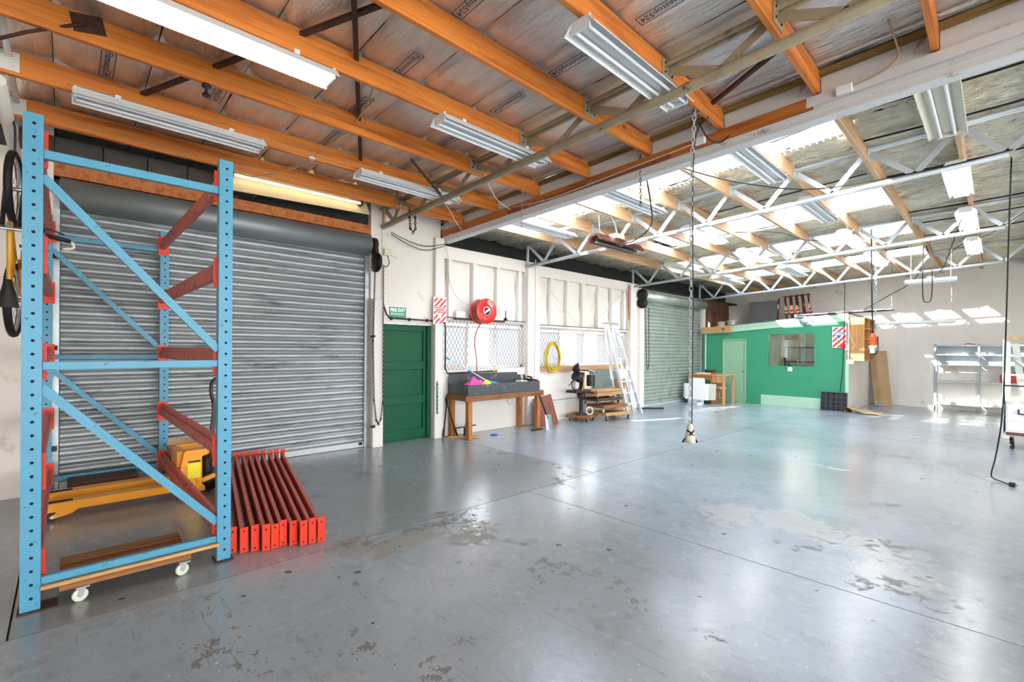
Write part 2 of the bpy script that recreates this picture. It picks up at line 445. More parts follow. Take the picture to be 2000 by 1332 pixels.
def floor_material():
    m, n, b, o = newmat('floor_paint')
    co = coords(n, (1, 1, 1), True)
    sx = n.nodes.new('ShaderNodeSeparateXYZ'); n.links.new(co, sx.inputs[0]); X, Y = sx.outputs[0], sx.outputs[1]
    big = noise(n, co, 0.45, 5, 0.6, 0.3); mid = noise(n, co, 2.4, 6, 0.65, 0.4); fine = noise(n, co, 13.0, 5, 0.7); tiny = noise(n, co, 70, 3, 0.6)
    nz = mth(n, 'ADD', mth(n, 'MULTIPLY', mid, 0.40), mth(n, 'ADD', mth(n, 'MULTIPLY', fine, 0.42), mth(n, 'MULTIPLY', tiny, 0.18)))
    nz0 = mth(n, 'ADD', nz, -0.5)
    base = ramp(n, big, [(0.3, lin('899095')), (0.5, lin('9AA1A6')), (0.7, lin('A6ABAE'))]).outputs[0]
    old = ramp(n, big, [(0.3, lin('7C7F7E')), (0.7, lin('8D9190'))]).outputs[0]              # older, greyer coat on the slabs by the doors
    k0 = mth(n, 'MULTIPLY', mth(n, 'MULTIPLY', mth(n, 'LESS_THAN', X, -3.7), mth(n, 'LESS_THAN', Y, 5.05)), mth(n, 'GREATER_THAN', Y, -0.22))
    base = mixc(n, mth(n, 'MULTIPLY', k0, 0.75), base, old)
    base = mixc(n, mth(n, 'MULTIPLY', ramp(n, mid, [(0.40, 1.0), (0.60, 0.0)]).outputs[0], 0.20), base, lin('7E8486'))
    base = mixc(n, mth(n, 'MULTIPLY', ramp(n, fine, [(0.56, 0.0), (0.66, 1.0)]).outputs[0], 0.28), base, lin('BDC1C2'))
    base = mixc(n, mth(n, 'MULTIPLY', ramp(n, nz, [(0.39, 1.0), (0.45, 0.0)]).outputs[0], 0.30), base, lin('6C7072'))
    def blob(cx, cy, rx, ry, ang=0.0, wt=1.0):
        ca, sa = math.cos(ang), math.sin(ang)
        dx = mth(n, 'ADD', X, -cx); dy = mth(n, 'ADD', Y, -cy)
        u = mth(n, 'ADD', mth(n, 'MULTIPLY', dx, ca / rx), mth(n, 'MULTIPLY', dy, sa / rx))
        v = mth(n, 'ADD', mth(n, 'MULTIPLY', dx, -sa / ry), mth(n, 'MULTIPLY', dy, ca / ry))
        d = mth(n, 'SQRT', mth(n, 'ADD', mth(n, 'MULTIPLY', u, u), mth(n, 'MULTIPLY', v, v)))
        return mth(n, 'MULTIPLY', mth(n, 'SUBTRACT', 1.0, d, clamp=True), wt)
    def patch(col, blobs, thr, amt, gain, base, soft=0.04):
        tot = None
        for q in blobs:
            f = blob(*q); tot = f if tot is None else mth(n, 'MAXIMUM', tot, f)
        t = mth(n, 'ADD', tot, mth(n, 'MULTIPLY', nz0, gain * 2.3))
        k = mth(n, 'MULTIPLY', ramp(n, t, [(thr, 0.0), (thr + soft, 1.0)]).outputs[0], mth(n, 'GREATER_THAN', tot, 0.001))
        return mixc(n, mth(n, 'MULTIPLY', k, amt), base, lin(col)), k
    base, kg = patch('7B7972', [(-5.4, 4.2, 2.2, 1.6), (-4.6, 2.6, 1.0, 1.2), (-3.9, 0.3, 0.7, 0.8), (-2.2, 7.2, 2.4, 1.2), (-0.8, 9.5, 2.2, 1.6), (-3.5, 10.5, 2.5, 1.5)], 0.42, 0.40, 2.6, base, 0.2)
    base, k1 = patch('8F877A', [(-3.62, 1.62, 0.28, 0.32, 0, 0.75), (-3.38, 2.05, 0.28, 0.9, 0.12, 0.75), (-3.15, 2.58, 0.5, 0.55, 0, 0.75)], 0.40, 0.8, 2.6, base)
    base, k2 = patch('B4B0A9', [(-1.85, 4.75, 0.42, 0.55), (-1.35, 5.0, 0.62, 0.50), (-0.75, 4.85, 0.75, 0.45), (-0.5, 4.35, 0.5, 0.4)], 0.34, 0.65, 1.4, base, 0.15)
    base, k3 = patch('54524E', [(-1.1, 4.45, 0.9, 0.30, 0.2, 0.5), (-0.5, 4.95, 0.6, 0.5, 0, 0.5), (-0.4, 4.2, 0.5, 0.4, 0, 0.5), (-5.0, 4.9, 1.6, 0.35, 0, 0.5), (-3.8, 4.3, 0.4, 0.9, 0, 0.5), (-3.7, 2.4, 0.3, 1.1, 0, 0.5), (-1.0, 9.5, 1.8, 1.2, 0, 0.42), (-0.9, 6.3, 1.2, 0.5, 0, 0.4), (-5.8, 2.6, 1.2, 1.4, 0, 0.38)], 0.52, 0.6, 2.6, base)
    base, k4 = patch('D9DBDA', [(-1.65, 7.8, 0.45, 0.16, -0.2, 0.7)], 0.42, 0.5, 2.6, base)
    base, k5 = patch('6A6055', [(-2.04, 1.58, 0.17, 0.10, 0.6, 0.9), (-2.35, 1.15, 0.75, 0.42, 0.8, 0.42), (-3.25, 0.68, 0.35, 0.30, 0, 0.45), (-2.9, 0.55, 0.9, 0.35, 0.4, 0.38), (-1.6, 0.9, 0.7, 0.5, 0, 0.36), (-3.0, 1.45, 0.5, 0.35, 0, 0.40), (-2.1, 2.6, 1.2, 0.9, 0, 0.33)], 0.55, 0.8, 2.8, base)
    vo = nd(n, 'ShaderNodeTexVoronoi', Scale=6.0); n.links.new(co, vo.inputs['Vector'])         # small dark chips all over
    rs = n.nodes.new('ShaderNodeSeparateXYZ'); n.links.new(vo.outputs['Color'], rs.inputs[0])
    size = mth(n, 'MULTIPLY', mth(n, 'POWER', rs.outputs[0], 7.0), 0.16)
    dd = mth(n, 'ADD', vo.outputs['Distance'], mth(n, 'MULTIPLY', nz0, 0.45))
    base = mixc(n, mth(n, 'MULTIPLY', mth(n, 'LESS_THAN', dd, size), 0.8), base, lin('45433F'))
    v2 = nd(n, 'ShaderNodeTexVoronoi', Scale=16.0); n.links.new(co, v2.inputs['Vector'])        # tiny pale nicks
    r2 = n.nodes.new('ShaderNodeSeparateXYZ'); n.links.new(v2.outputs['Color'], r2.inputs[0])
    base = mixc(n, mth(n, 'MULTIPLY', mth(n, 'LESS_THAN', v2.outputs['Distance'], mth(n, 'MULTIPLY', mth(n, 'POWER', r2.outputs[1], 9.0), 0.16)), 0.45), base, lin('D2D4D2'))
    sc = noise(n, coords(n, (2.0, 24, 1), True), 1.0, 5, 0.7)
    base = mixc(n, mth(n, 'MULTIPLY', ramp(n, sc, [(0.60, 0.0), (0.68, 1.0)]).outputs[0], 0.35), base, lin('5E605F'))
    n.links.new(base, b.inputs['Base Color'])
    rr = mth(n, 'ADD', mth(n, 'MULTIPLY', nz, 0.34), 0.04)
    rr = mth(n, 'ADD', rr, mth(n, 'MULTIPLY', mth(n, 'MAXIMUM', k1, mth(n, 'MAXIMUM', k3, k5)), 0.35))
    n.links.new(rr, b.inputs['Roughness'])
    b.inputs['Specular IOR Level'].default_value = 0.65
    h = mth(n, 'ADD', mth(n, 'MULTIPLY', mid, 1.0), mth(n, 'ADD', mth(n, 'MULTIPLY', fine, 0.4), mth(n, 'MULTIPLY', tiny, 0.10)))
    bump(n, b, h, 0.22, 0.012)
floor_material()

# ------------------------------------------------------------------ floor
XL, YB = -7.1, 19.05
def slab(x0, x1, y0, y1, t=0.12):
    q = MB(); g = 0.005
    q.add([(x, y, fz(y) - d) for d in (0, t) for x, y in ((x0 + g, y0 + g), (x1 - g, y0 + g), (x1 - g, y1 - g), (x0 + g, y1 - g))],
          [(0, 1, 2, 3), (7, 6, 5, 4), (0, 4, 5, 1), (1, 5, 6, 2), (2, 6, 7, 3), (3, 7, 4, 0)])
    return q
fb = MB(); fb.add([(-7.9, -6.2, fz(-6.2) - 0.014), (6.2, -6.2, fz(-6.2) - 0.014), (6.2, 19.6, fz(19.6) - 0.014), (-7.9, 19.6, fz(19.6) - 0.014),
                   (-7.9, -6.2, -0.3), (6.2, -6.2, -0.3), (6.2, 19.6, -0.5), (-7.9, 19.6, -0.5)],
                  [(0, 1, 2, 3), (4, 5, 6, 7), (0, 1, 5, 4), (1, 2, 6, 5), (2, 3, 7, 6), (3, 0, 4, 7)])
floor = struct(fb.build('floor', 'concrete_edge'))
for (x0, x1, y0, y1) in [(-7.9, -3.7, -6.2, -0.22), (-7.9, -3.7, -0.22, 5.05), (-7.9, -3.7, 5.05, 11.4), (-7.9, -3.7, 11.4, 19.6),
                         (-3.7, 6.2, -6.2, 3.82), (-3.7, 6.2, 3.82, 11.4), (-3.7, 6.2, 11.4, 19.6)]:
    slab(x0, x1, y0, y1, 0.013).build('slab', 'floor_paint', floor)
yd = MB(); yd.box(6.2, 40, -40, 40, -0.6, -0.1)
struct(yd.build('yard_ground', 'yard'))
struct(MB().box(-9.7, -9.5, -10, 30, -0.6, 2.25).build('yard_wall', 'yard_wall'))

# ------------------------------------------------------------------ left wall with its bays
W1 = (4.97, 7.18, 1.21, 2.12); W2 = (7.58, 11.24, 1.21, 2.08)
q = MB()
for y0, y1, z0, z1 in [(-6.2, -0.10, -0.4, 4.1), (3.60, 3.79, -0.4, 4.02), (3.79, 4.83, 2.02, 4.02), (4.83, 4.97, -0.4, 4.02),
                       (4.97, 7.58, -0.4, 1.21), (7.18, 7.58, 1.21, 3.5), (7.58, 11.24, -0.4, 1.21), (11.24, 11.97, -0.4, 3.46),
                       (15.98, 16.2, -0.4, 3.3), (16.2, 19.2, -0.4, 2.35)]:
    q.box(XL - 0.22, XL, y0, y1, z0, z1)
wl = struct(q.build('wall_left', 'wall_paint'))
# upper bays: wrinkled painted paper behind studs, plates above and below
def paper(y0, y1, z0, z1):
    q = MB(); rnd = random.Random(int(y0 * 100))
    ph = [(rnd.uniform(2, 9), rnd.uniform(2, 12), rnd.uniform(0, 6), rnd.uniform(.003, .008)) for _ in range(7)]
    def fn(u, v):
        y = y0 + (y1 - y0) * u; z = z0 + (z1 - z0) * v
        d = sum(a * math.sin(fy * y * 2 + fq * z + p) for fy, fq, p, a in ph)
        return (XL - 0.10 + d, y, z)
    q.sheet(fn, int((y1 - y0) * 16), int((z1 - z0) * 16)); return q
for (y0, y1, zt, z1, studs) in [(4.97, 7.18, 2.12, 3.50, (5.21, 5.80, 6.42, 7.04)), (7.58, 11.24, 2.08, 3.46, (8.07, 8.66, 9.26, 9.90, 10.52, 11.10))]:
    paper(y0, y1, zt, z1).build('building_paper', 'wall_paint', wl)
    MB().box(XL - 0.09, XL + 0.005, y0, y1, z1 - 0.24, z1, 0.004).build('top_plate', 'wall_paint', wl)
    MB().box(XL - 0.09, XL + 0.005, y0, y1, zt, zt + 0.05, 0.004).build('lintel', 'wall_paint', wl)
    MB().box(XL - 0.2, XL - 0.15, y0, y1, zt, z1).build('backing_board', 'wall_paint', wl)
    st = None
    for s in studs:
        if st is None: st = MB().box(XL - 0.09, XL + 0.002, s - 0.05, s + 0.05, zt + 0.05, z1 - 0.24, 0.004).build('stud', 'wall_paint', wl); p0 = st.location.copy(); s0 = s
        else: share(st, wl, p0 + V((0, s - s0, 0)))
for y0, y1, zt in [(4.80, 4.99, 3.60), (7.19, 7.57, 3.38), (11.25, 11.42, 3.42), (11.74, 11.96, 3.32), (3.60, 3.785, 2.4)]:
    MB().box(XL - 0.02, XL + 0.10, y0, y1, fz(y0) - 0.005, zt, 0.008).build('pillar', 'white_paint', wl)
# dark eave above the walls and dark block lintel over the first roller door
q = MB(); q.box(-7.75, -7.55, -6.2, 19.2, 3.2, 4.06)
q.box(-7.75, -7.1, 5.0, 19.2, 3.36, 3.40)
q.build('eave_lining', 'soffit_dark', wl)
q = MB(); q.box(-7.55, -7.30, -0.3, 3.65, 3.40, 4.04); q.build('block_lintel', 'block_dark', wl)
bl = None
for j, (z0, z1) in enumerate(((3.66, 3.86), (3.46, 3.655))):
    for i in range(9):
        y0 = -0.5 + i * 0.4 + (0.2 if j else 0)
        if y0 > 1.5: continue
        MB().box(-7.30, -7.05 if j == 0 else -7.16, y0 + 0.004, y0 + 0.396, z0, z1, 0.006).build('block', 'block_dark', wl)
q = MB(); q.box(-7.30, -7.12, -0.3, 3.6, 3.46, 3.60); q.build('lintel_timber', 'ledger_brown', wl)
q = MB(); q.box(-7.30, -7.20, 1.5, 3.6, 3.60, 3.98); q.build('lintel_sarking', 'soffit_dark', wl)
# dark timber framing above the office at the far end of the left wall
MB().box(-7.50, -7.42, 16.2, 19.2, 2.3, 3.4).build('backing_board', 'soffit_dark', wl)
MB().box(-7.32, XL, 16.2, 18.2, 3.0, 3.36).build('top_plate', 'frame_dark', wl)
for y in (16.25, 16.75, 17.25, 17.75, 18.2): MB().box(-7.3, XL, y - 0.06, y + 0.06, 2.35, 3.0).build('stud', 'frame_dark', wl)
# conduits and the flat board over the fire door
MB().box(XL - 0.01, XL + 0.02, 3.79, 4.80, 2.05, 4.0, 0.004).build('lining_board', 'wall_paint', wl)
MB().tube([(XL + 0.05, 3.79, 2.34), (XL + 0.05, 3.86, 2.16), (XL + 0.05, 3.92, 2.10), (XL + 0.05, 4.92, 2.09), (XL + 0.13, 4.98, 2.06), (XL + 0.13, 5.0, 1.98), (XL + 0.13, 5.0, 1.24), (XL + 0.13, 5.05, 1.14), (XL + 0.13, 6.15, 1.15)], 0.014, 8).build('water_pipe', 'rust_iron', wl)
q = MB()
for y in (3.95, 4.30, 4.66): q.box(XL + 0.02, XL + 0.07, y - 0.012, y + 0.012, 2.065, 2.12)
q.build('pipe_clip', 'rust_iron', wl)
q = MB().tube([(XL + 0.13, 6.15, 1.15), (XL + 0.13, 6.26, 1.15)], 0.022, 8); q.cyl((XL + 0.13, 6.2, 1.15), (XL + 0.13, 6.2, 1.24), 0.008); q.bar((XL + 0.13, 6.14, 1.25), (XL + 0.13, 6.26, 1.25), 0.015, 0.012)
q.build('tap', 'brass', wl)
MB().tube([(XL + 0.10, 7.2, 3.43), (XL + 0.16, 7.32, 3.42), (XL + 0.115, 7.40, 3.36), (XL + 0.112, 7.40, 1.2), (XL + 0.112, 7.40, 0.98)], 0.010, 6).build('conduit', 'white_paint', wl)
MB().box(XL + 0.10, XL + 0.14, 7.36, 7.44, 0.9, 1.02, 0.004).build('switch_box', 'white_paint', wl)
MB().tube([(XL + 0.06, 5.0, 3.55), (XL + 0.03, 5.12, 3.35), (XL + 0.02, 5.16, 2.9), (XL + 0.03, 5.3, 2.6), (XL + 0.06, 5.5, 2.45)], 0.006, 5).build('wall_cable', 'cable_white', wl)
MB().tube([(XL + 0.012, 7.62, 3.2), (XL + 0.012, 10.2, 1.35)], 0.006, 5).build('brace_rod', 'white_paint', wl)
MB().tube([(XL + 0.012, 11.2, 3.3), (XL + 0.012, 8.6, 1.5)], 0.006, 5).build('brace_rod', 'steel_pale', wl)
MB().tube([(XL + 0.05, 11.2, 3.35), (XL + 0.05, 11.2, 3.2), (XL + 0.04, 11.25, 2.5), (XL + 0.05, 11.32, 2.05), (XL + 0.06, 11.38, 1.3)], 0.016, 6).build('red_pipe', 'hose_red', wl)
MB().tube([(XL + 0.06, 7.0, 0.42), (XL + 0.06, 9.6, 0.44)], 0.018, 6).build('low_rail', 'steel_pale', wl)

# ------------------------------------------------------------------ windows with expanded-metal guards
def window(idx, y0, y1, z0, z1, npane, sill):
    w_ = MB()
    for a, b_, c, d in [(y0, y1, z0, z0 + 0.05), (y0, y1, z1 - 0.04, z1), (y0, y0 + 0.05, z0, z1), (y1 - 0.05, y1, z0, z1)]:
        w_.box(XL - 0.20, XL - 0.08, a, b_, c, d)
    wo_ = struct(w_.build('window_%d' % idx, 'wall_paint'))
    wd = (y1 - y0) / npane
    for i in range(npane):
        a = y0 + i * wd
        if i: MB().box(XL - 0.165, XL - 0.13, a - 0.03, a + 0.03, z0, z1).build('mullion', 'wall_paint', wo_)
        gp = {(1, 1): 0.56, (2, 1): 0.66, (2, 2): 0.62}.get((idx, i), 0.0)        # sliding panes stand a little open
        MB().box(XL - 0.155, XL - 0.147, a + 0.03 + gp, a + wd - 0.03, z0 + 0.03, z1 - 0.10).build('pane', 'frosted', wo_)
        MB().box(XL - 0.165, XL - 0.137, a + 0.03, a + wd - 0.03, z1 - 0.11, z1 - 0.085).build('transom_bar', 'wall_paint', wo_)
    g = MB(); cw, ch, t = 0.085, 0.15, 0.0055
    x = XL + 0.012; ny = int((y1 - y0 + 0.1) / cw); nz = int((z1 - z0 + 0.08) / (ch / 2))
    ya, za = y0 - 0.05, z0 - 0.02
    for j in range(nz + 1):
        zc = za + j * ch / 2
        for i in range(ny):
            o_ = 0 if j % 2 == 0 else 0.5
            p = V((x, ya + (i + o_) * cw, zc))
            for sgn in (-1, 1):
                e = p + V((0, sgn * cw / 2, ch / 2))
                if e.z <= z1 + 0.07 and y0 - 0.06 < e.y < y1 + 0.06: g.bar(p, e, 0.0075, 0.0015, (1, 0, 0))
    g.build('security_mesh', 'mesh_grey', wo_, 'stuff')
    MB().tube([(x, y0 - 0.05, z1 + 0.06), (x, y1 + 0.08, z1 + 0.06)], 0.008, 6).build('mesh_rod', 'steel_dark', wo_)
    if sill: MB().box(XL - 0.01, XL + 0.07, y0 - 0.02, y1, z0 - 0.12, z0 - 0.01, 0.006).build('sill', 'sill_wood', wo_)
    return wo_
window(1, *W1, 3, False); window(2, *W2, 4, True)

# ------------------------------------------------------------------ other walls
q = MB(); q.box(-7.6, 6.2, YB, YB + 0.2, -0.5, 4.6)
wb = struct(q.build('wall_back', 'wall_paint'))
MB().box(-2.2, -2.02, YB - 0.02, YB + 0.01, -0.1, 4.1, 0.003).build('pilaster', 'wall_paint', wb)
q = MB(); q.box(-7.6, 6.2, -6.4, -6.2, -0.4, 4.6); struct(q.build('wall_front', 'wall_paint'))
q = MB()
for y0, y1, z0, z1 in [(-6.2, -5.2, -0.4, 4.6), (-0.4, 0.6, -0.4, 4.6), (5.6, 6.6, -0.4, 4.6), (11.2, YB, -0.4, 4.6), (-6.2, YB, 3.7, 4.6)]:
    q.box(6.0, 6.2, y0, y1, z0, z1)
struct(q.build('wall_right', 'wall_paint'))
# ------------------------------------------------------------------ ceiling: deck, foil sheets, purlins
YBEAM0, YBEAM1 = 5.02, 5.16
SKY = [(5.16, 6.62), (9.2, 10.3), (11.8, 13.1), (14.95, 16.05)]
SX0, SX1 = -6.13, -1.18
SXL = [SX0, -5.27, SX0, SX0]          # where each skylight starts on the left
q = MB()
q.add([(-7.7, -6.3, zf(-7.7) + 0.10), (6.1, -6.3, zf(6.1) + 0.10), (6.1, 5.165, zf(6.1) + 0.10), (-7.7, 5.165, zf(-7.7) + 0.10)], [(0, 1, 2, 3)])
def deck(x0, x1, y0, y1): q.add([(x0, y0, zr(x0) + 0.09), (x1, y0, zr(x1) + 0.09), (x1, y1, zr(x1) + 0.09), (x0, y1, zr(x0) + 0.09)], [(0, 1, 2, 3)])
deck(-7.7, SX0, 5.1, 19.3); deck(SX1, 6.1, 5.1, 19.3)
ys = [5.1] + [v for s in SKY for v in s] + [19.3]
for a, b_ in zip(ys[2::2], ys[3::2]): deck(SX0, SX1, a, b_)
for s, xl in zip(SKY, SXL):
    if xl > SX0: deck(SX0, xl, s[0], s[1])
ceiling = struct(q.build('ceiling', 'soffit_dark'))

def sheet(x0, x1, y0, y1, zfun, amp, sag, nx, ny, seed, mname, crk=0.0):
    rnd = random.Random(seed); g = MB()
    ph = [(rnd.uniform(.5, 3), rnd.uniform(4, 16), rnd.uniform(0, 6), rnd.uniform(.4, 1)) for _ in range(6)]
    def fn(u, v):
        x = x0 + (x1 - x0) * u; y = y0 + (y1 - y0) * v
        d = sum(a * math.sin(fx * x * 2.2 + fy * y + p) for fx, fy, p, a in ph) * amp / 3
        if crk: d += crk * abs(mnoise.noise(V((x * 2.6, y * 10.0, seed))) + 0.55 * mnoise.noise(V((x * 7.0, y * 24.0, seed + 9))))
        return (x, y, zfun(x) + 0.012 + abs(d) - sag * math.sin(PI * v) ** 0.6 + (0.03 if v in (0, 1) else 0))
    g.sheet(fn, nx, ny); return g.build('foil_sheet', mname, ceiling)
yy = 0.54 - 0.625 * 10; k = 0
while yy < YBEAM0 - 0.05:
    y1 = min(yy + 0.62, YBEAM0 - 0.01)
    sheet(-7.5, 6.0, yy, y1, zf, 0.010, 0.004, 150, 14, k, 'foil_front', 0.014); yy += 0.625; k += 1
RS = [6.64, 7.9, 9.18, 10.32, 11.05, 11.78, 13.12, 14.0, 14.93, 16.07, 17.1, 18.1, 19.1]
for a, b_ in zip(RS, RS[1:]):
    if any(abs(a - s[0]) < 0.1 for s in SKY): continue
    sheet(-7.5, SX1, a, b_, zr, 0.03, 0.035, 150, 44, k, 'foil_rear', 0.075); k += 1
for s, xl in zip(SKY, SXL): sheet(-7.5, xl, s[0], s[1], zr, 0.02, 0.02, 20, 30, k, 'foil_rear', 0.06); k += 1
a = 5.18
while a < 19.1:
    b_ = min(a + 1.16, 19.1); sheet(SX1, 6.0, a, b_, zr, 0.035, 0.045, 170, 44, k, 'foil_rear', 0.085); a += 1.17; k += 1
for s, xl in zip(SKY, SXL):                     # corrugated skylight sheets
    g = MB(); nc = int((s[1] - s[0]) / 0.0125)
    g.sheet(lambda u, v: (xl + (SX1 - xl) * u, s[0] + (s[1] - s[0]) * v, zr(xl + (SX1 - xl) * u) + 0.06 + 0.012 * math.sin(2 * PI * (s[0] + (s[1] - s[0]) * v) / 0.076)), 1, nc)
    g.build('skylight_sheet', 'skylight', ceiling)
    c = MB()                                     # torn lacy insulation edge
    for i in range(70):
        x = xl + (SX1 - xl) * i / 70; c.box(x, x + 0.05, s[1] - 0.03 - random.random() * 0.03, s[1] + 0.05, zr(x) + 0.01, zr(x) + 0.018)
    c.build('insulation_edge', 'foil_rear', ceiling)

PF = [-6.50, -5.59, -4.68, -3.78, -2.88, -2.04, -1.17, -0.36, 0.50, 1.36, 2.25, 3.15, 4.05, 4.95]
for x in PF:
    g = MB(); t = zf(x)
    g.box(x - 0.024, x + 0.024, -6.2, YBEAM0 - 0.005, t - 0.20, t, 0.004); g.build('purlin', 'purlin_front', ceiling)
PR = [-6.20, -5.30, -4.45, -3.60, -2.79, -1.95, -1.15, -0.32, 0.52, 1.38, 2.25, 3.15, 4.05, 4.95]
TY = [7.2, 11.4, 15.6]
for x in PR:
    t = zr(x)
    for a, b_ in zip([YBEAM1] + TY, TY + [YB]):
        MB().box(x - 0.024, x + 0.024, a + 0.004, b_ - 0.004, t - 0.19, t, 0.004).build('purlin', 'purlin_rear', ceiling)
# nail heads along the purlins are tiny; old timber strip where the foil meets the beam
MB().add([(-7.1, YBEAM0 - 0.05, zf(-7.1) - 0.05), (6, YBEAM0 - 0.05, zf(6) - 0.05), (6, YBEAM0 - 0.05, zf(6) + 0.0), (-7.1, YBEAM0 - 0.05, zf(-7.1) + 0.0),
          (-7.1, YBEAM0, zf(-7.1) - 0.05), (6, YBEAM0, zf(6) - 0.05), (6, YBEAM0, zf(6)), (-7.1, YBEAM0, zf(-7.1))],
         [(0, 1, 2, 3), (0, 1, 5, 4), (2, 3, 7, 6), (4, 5, 6, 7)]).build('cover_strip', 'strip_old', ceiling)
# roof bracing straps under the foil
for (p, r_) in [((-5.6, 0.50, 3.965), (-3.05, 1.63, 4.06)), ((-3.0, 1.38, 4.06), (-5.58, 2.68, 3.965)), ((-2.02, 4.72, 4.10), (-1.2, 4.26, 4.13))]:
    MB().bar(p, r_, 0.04, 0.03).build('brace_bar', 'rust_plate', ceiling)

# printed stamps on the foil
def stamp(x, y):
    z = zf(x) - 0.004
    M = basis((x, y, z), (-1, 0, -0.0375), (0, 1, 0), (0.0375, 0, -1))
    t = text('print', 'Flamestop524', 0.072, 'stamp_blue', ceiling, M, 0.0006, 0.40)
    f = MB(); a, b_ = 0.225, 0.05
    for x0, x1, y0, y1 in [(-a, a, -b_, -b_ + .007), (-a, a, b_ - .007, b_), (-a, -a + .007, -b_, b_), (a - .007, a, -b_, b_)]:
        f.box(x0, x1, y0, y1, -0.0008, 0.0008, 0, M)
    f.build('print_border', 'stamp_blue', ceiling)
for x, y in [(-2.62, 2.12), (-2.62, 3.2), (-1.72, 3.2), (-3.45, 3.22), (-3.62, 2.15), (-4.50, 2.15), (-0.62, 4.28), (-1.38, 4.28), (-4.45, 3.25), (-5.35, 3.25), (-5.12, 1.05), (-5.30, 0.25), (-5.35, 2.2), (-2.3, 4.28), (-3.2, 4.3)]:
    stamp(x, y)

# ------------------------------------------------------------------ beam between the two roofs
def zb(x): return 3.566 + (x + 7.1) * 0.034
def strip_x(x0, x1, y0, y1, d0, d1, top=None):
    g = MB(); f = top or zb
    t0, t1 = (zb(x0) + d1, zb(x1) + d1) if top is None else (top(x0), top(x1))
    g.add([(x0, y0, zb(x0) + d0), (x1, y0, zb(x1) + d0), (x1, y0, t1), (x0, y0, t0), (x0, y1, zb(x0) + d0), (x1, y1, zb(x1) + d0), (x1, y1, t1), (x0, y1, t0)],
          [(0, 1, 2, 3), (4, 5, 6, 7), (0, 1, 5, 4), (2, 3, 7, 6), (1, 2, 6, 5), (0, 3, 7, 4)])
    return g
bm_ = struct(strip_x(-7.1, 6.0, YBEAM0, YBEAM1, 0.0, 0.10).build('ceiling_beam', 'beam_white'))
xs = [-7.1] + PF + [6.0]
for a, b_ in zip(xs, xs[1:]): strip_x(a + 0.028, b_ - 0.028, YBEAM0 + 0.005, YBEAM0 + 0.03, 0.19, 0, lambda x: zf(x) - 0.02).build('infill_panel', 'beam_white', bm_)
strip_x(-7.1, -1.25, YBEAM0 - 0.035, YBEAM0 + 0.1, 0.10, 0.19).build('ledger', 'ledger_brown', bm_)
strip_x(-1.25, 6.0, YBEAM0 - 0.035, YBEAM0 + 0.1, 0.10, 0.19).build('ledger', 'beam_white', bm_)
strip_x(-5.3, -2.6, YBEAM0 - 0.05, YBEAM0 - 0.03, 0.075, 0.125).build('flaking_board', 'rear_red_timber', bm_)
strip_x(-7.1, 6.0, YBEAM0 - 0.02, YBEAM0, 0.055, 0.072).build('bead', 'beam_white', bm_)
strip_x(-7.1, -1.2, YBEAM0 - 0.022, YBEAM0, 0.078, 0.10).build('bead', 'ledger_brown', bm_)
strip_x(-7.1, 6.0, YBEAM0 - 0.012, YBEAM0 + 0.14, -0.022, 0.0).build('bottom_rail', 'beam_white', bm_)
strip_x(-7.1, 6.0, YBEAM1 - 0.02, YBEAM1 - 0.01, 0.1, 0, lambda x: zr(x) + 0.08).build('rear_panel', 'beam_white', bm_)

# ------------------------------------------------------------------ roof trusses
def truss(y, label, purl, zroof, x_end, zc0, sl, m, rise, rc=0.034, ww=0.062):
    zc = lambda x: zc0 + (x + 7.1) * sl
    t = thing('roof_truss', label, 'truss', (-7.0, y, zc(-7.0)), 'steel roof trusses')
    MB().tube([(-7.08, y, zc(-7.08)), (x_end, y, zc(x_end))], rc, 10).build('bottom_chord', m, t)
    for dy in (-0.035, 0.035):
        MB().tube([(-7.1, y + dy, zroof(-7.1) - 0.055), (x_end + 0.7, y + dy, zroof(x_end + 0.7) - 0.055)], 0.022, 8).build('top_chord', m, t)
    MB().box(-7.06, -7.02, y - 0.02, y + 0.02, zc(-7.06), zroof(-7.0) - 0.05).build('end_post', m, t)
    xs = [-7.02] + [x for x in purl if x < x_end + 0.8]
    for a, b_ in zip(xs, xs[1:]):
        mid = a + (b_ - a) * 0.56
        if mid <= x_end + 0.15:
            mid = min(mid, x_end - 0.01)
            MB().bar((a + 0.04, y, zroof(a) - 0.10), (mid, y, zc(mid) + 0.02), 0.010, ww, (1, 0, 0.6)).build('web', m, t)
            if rise or b_ < x_end + 0.8: MB().bar((mid, y, zc(mid) + 0.02), (b_ - 0.02, y, zroof(b_) - 0.10), 0.010, ww, (-1, 0, 0.6)).build('web', m, t)
    for a in xs[1:]:
        g = MB(); g.box(a + 0.026, a + 0.034, y - 0.10, y + 0.10, zroof(a) - 0.175, zroof(a) - 0.02)
        pl = g.build('gusset_plate', m, t)
        g = MB()
        for dy in (-0.06, 0.06):
            for dz in (-0.05, -0.13): g.cyl((a + 0.034, y + dy, zroof(a) + dz), (a + 0.042, y + dy, zroof(a) + dz), 0.010, n=6)
        g.build('bolts', 'rust_iron' if m == 'steel_tan' else m, pl, 'stuff')
    return t
truss(-0.38, 'cream painted truss at the left edge above the yellow bike', [x for x in PF if x < -5], zf, -5.3, 3.56, 0.04, 'white_paint', True, 0.045, 0.075)
truss(3.80, 'tan painted truss in front of the white beam', PF, zf, 3.0, 3.607, 0.041, 'steel_tan', True, 0.045, 0.075)
truss(7.2, 'grey truss nearest behind the white beam', PR, zr, 0.07, 3.372, 0.0455, 'steel_pale', False)
truss(11.4, 'grey truss over the open floor, meeting the wall beside the second roller door', PR, zr, 0.07, 3.345, 0.0500, 'steel_pale', False)
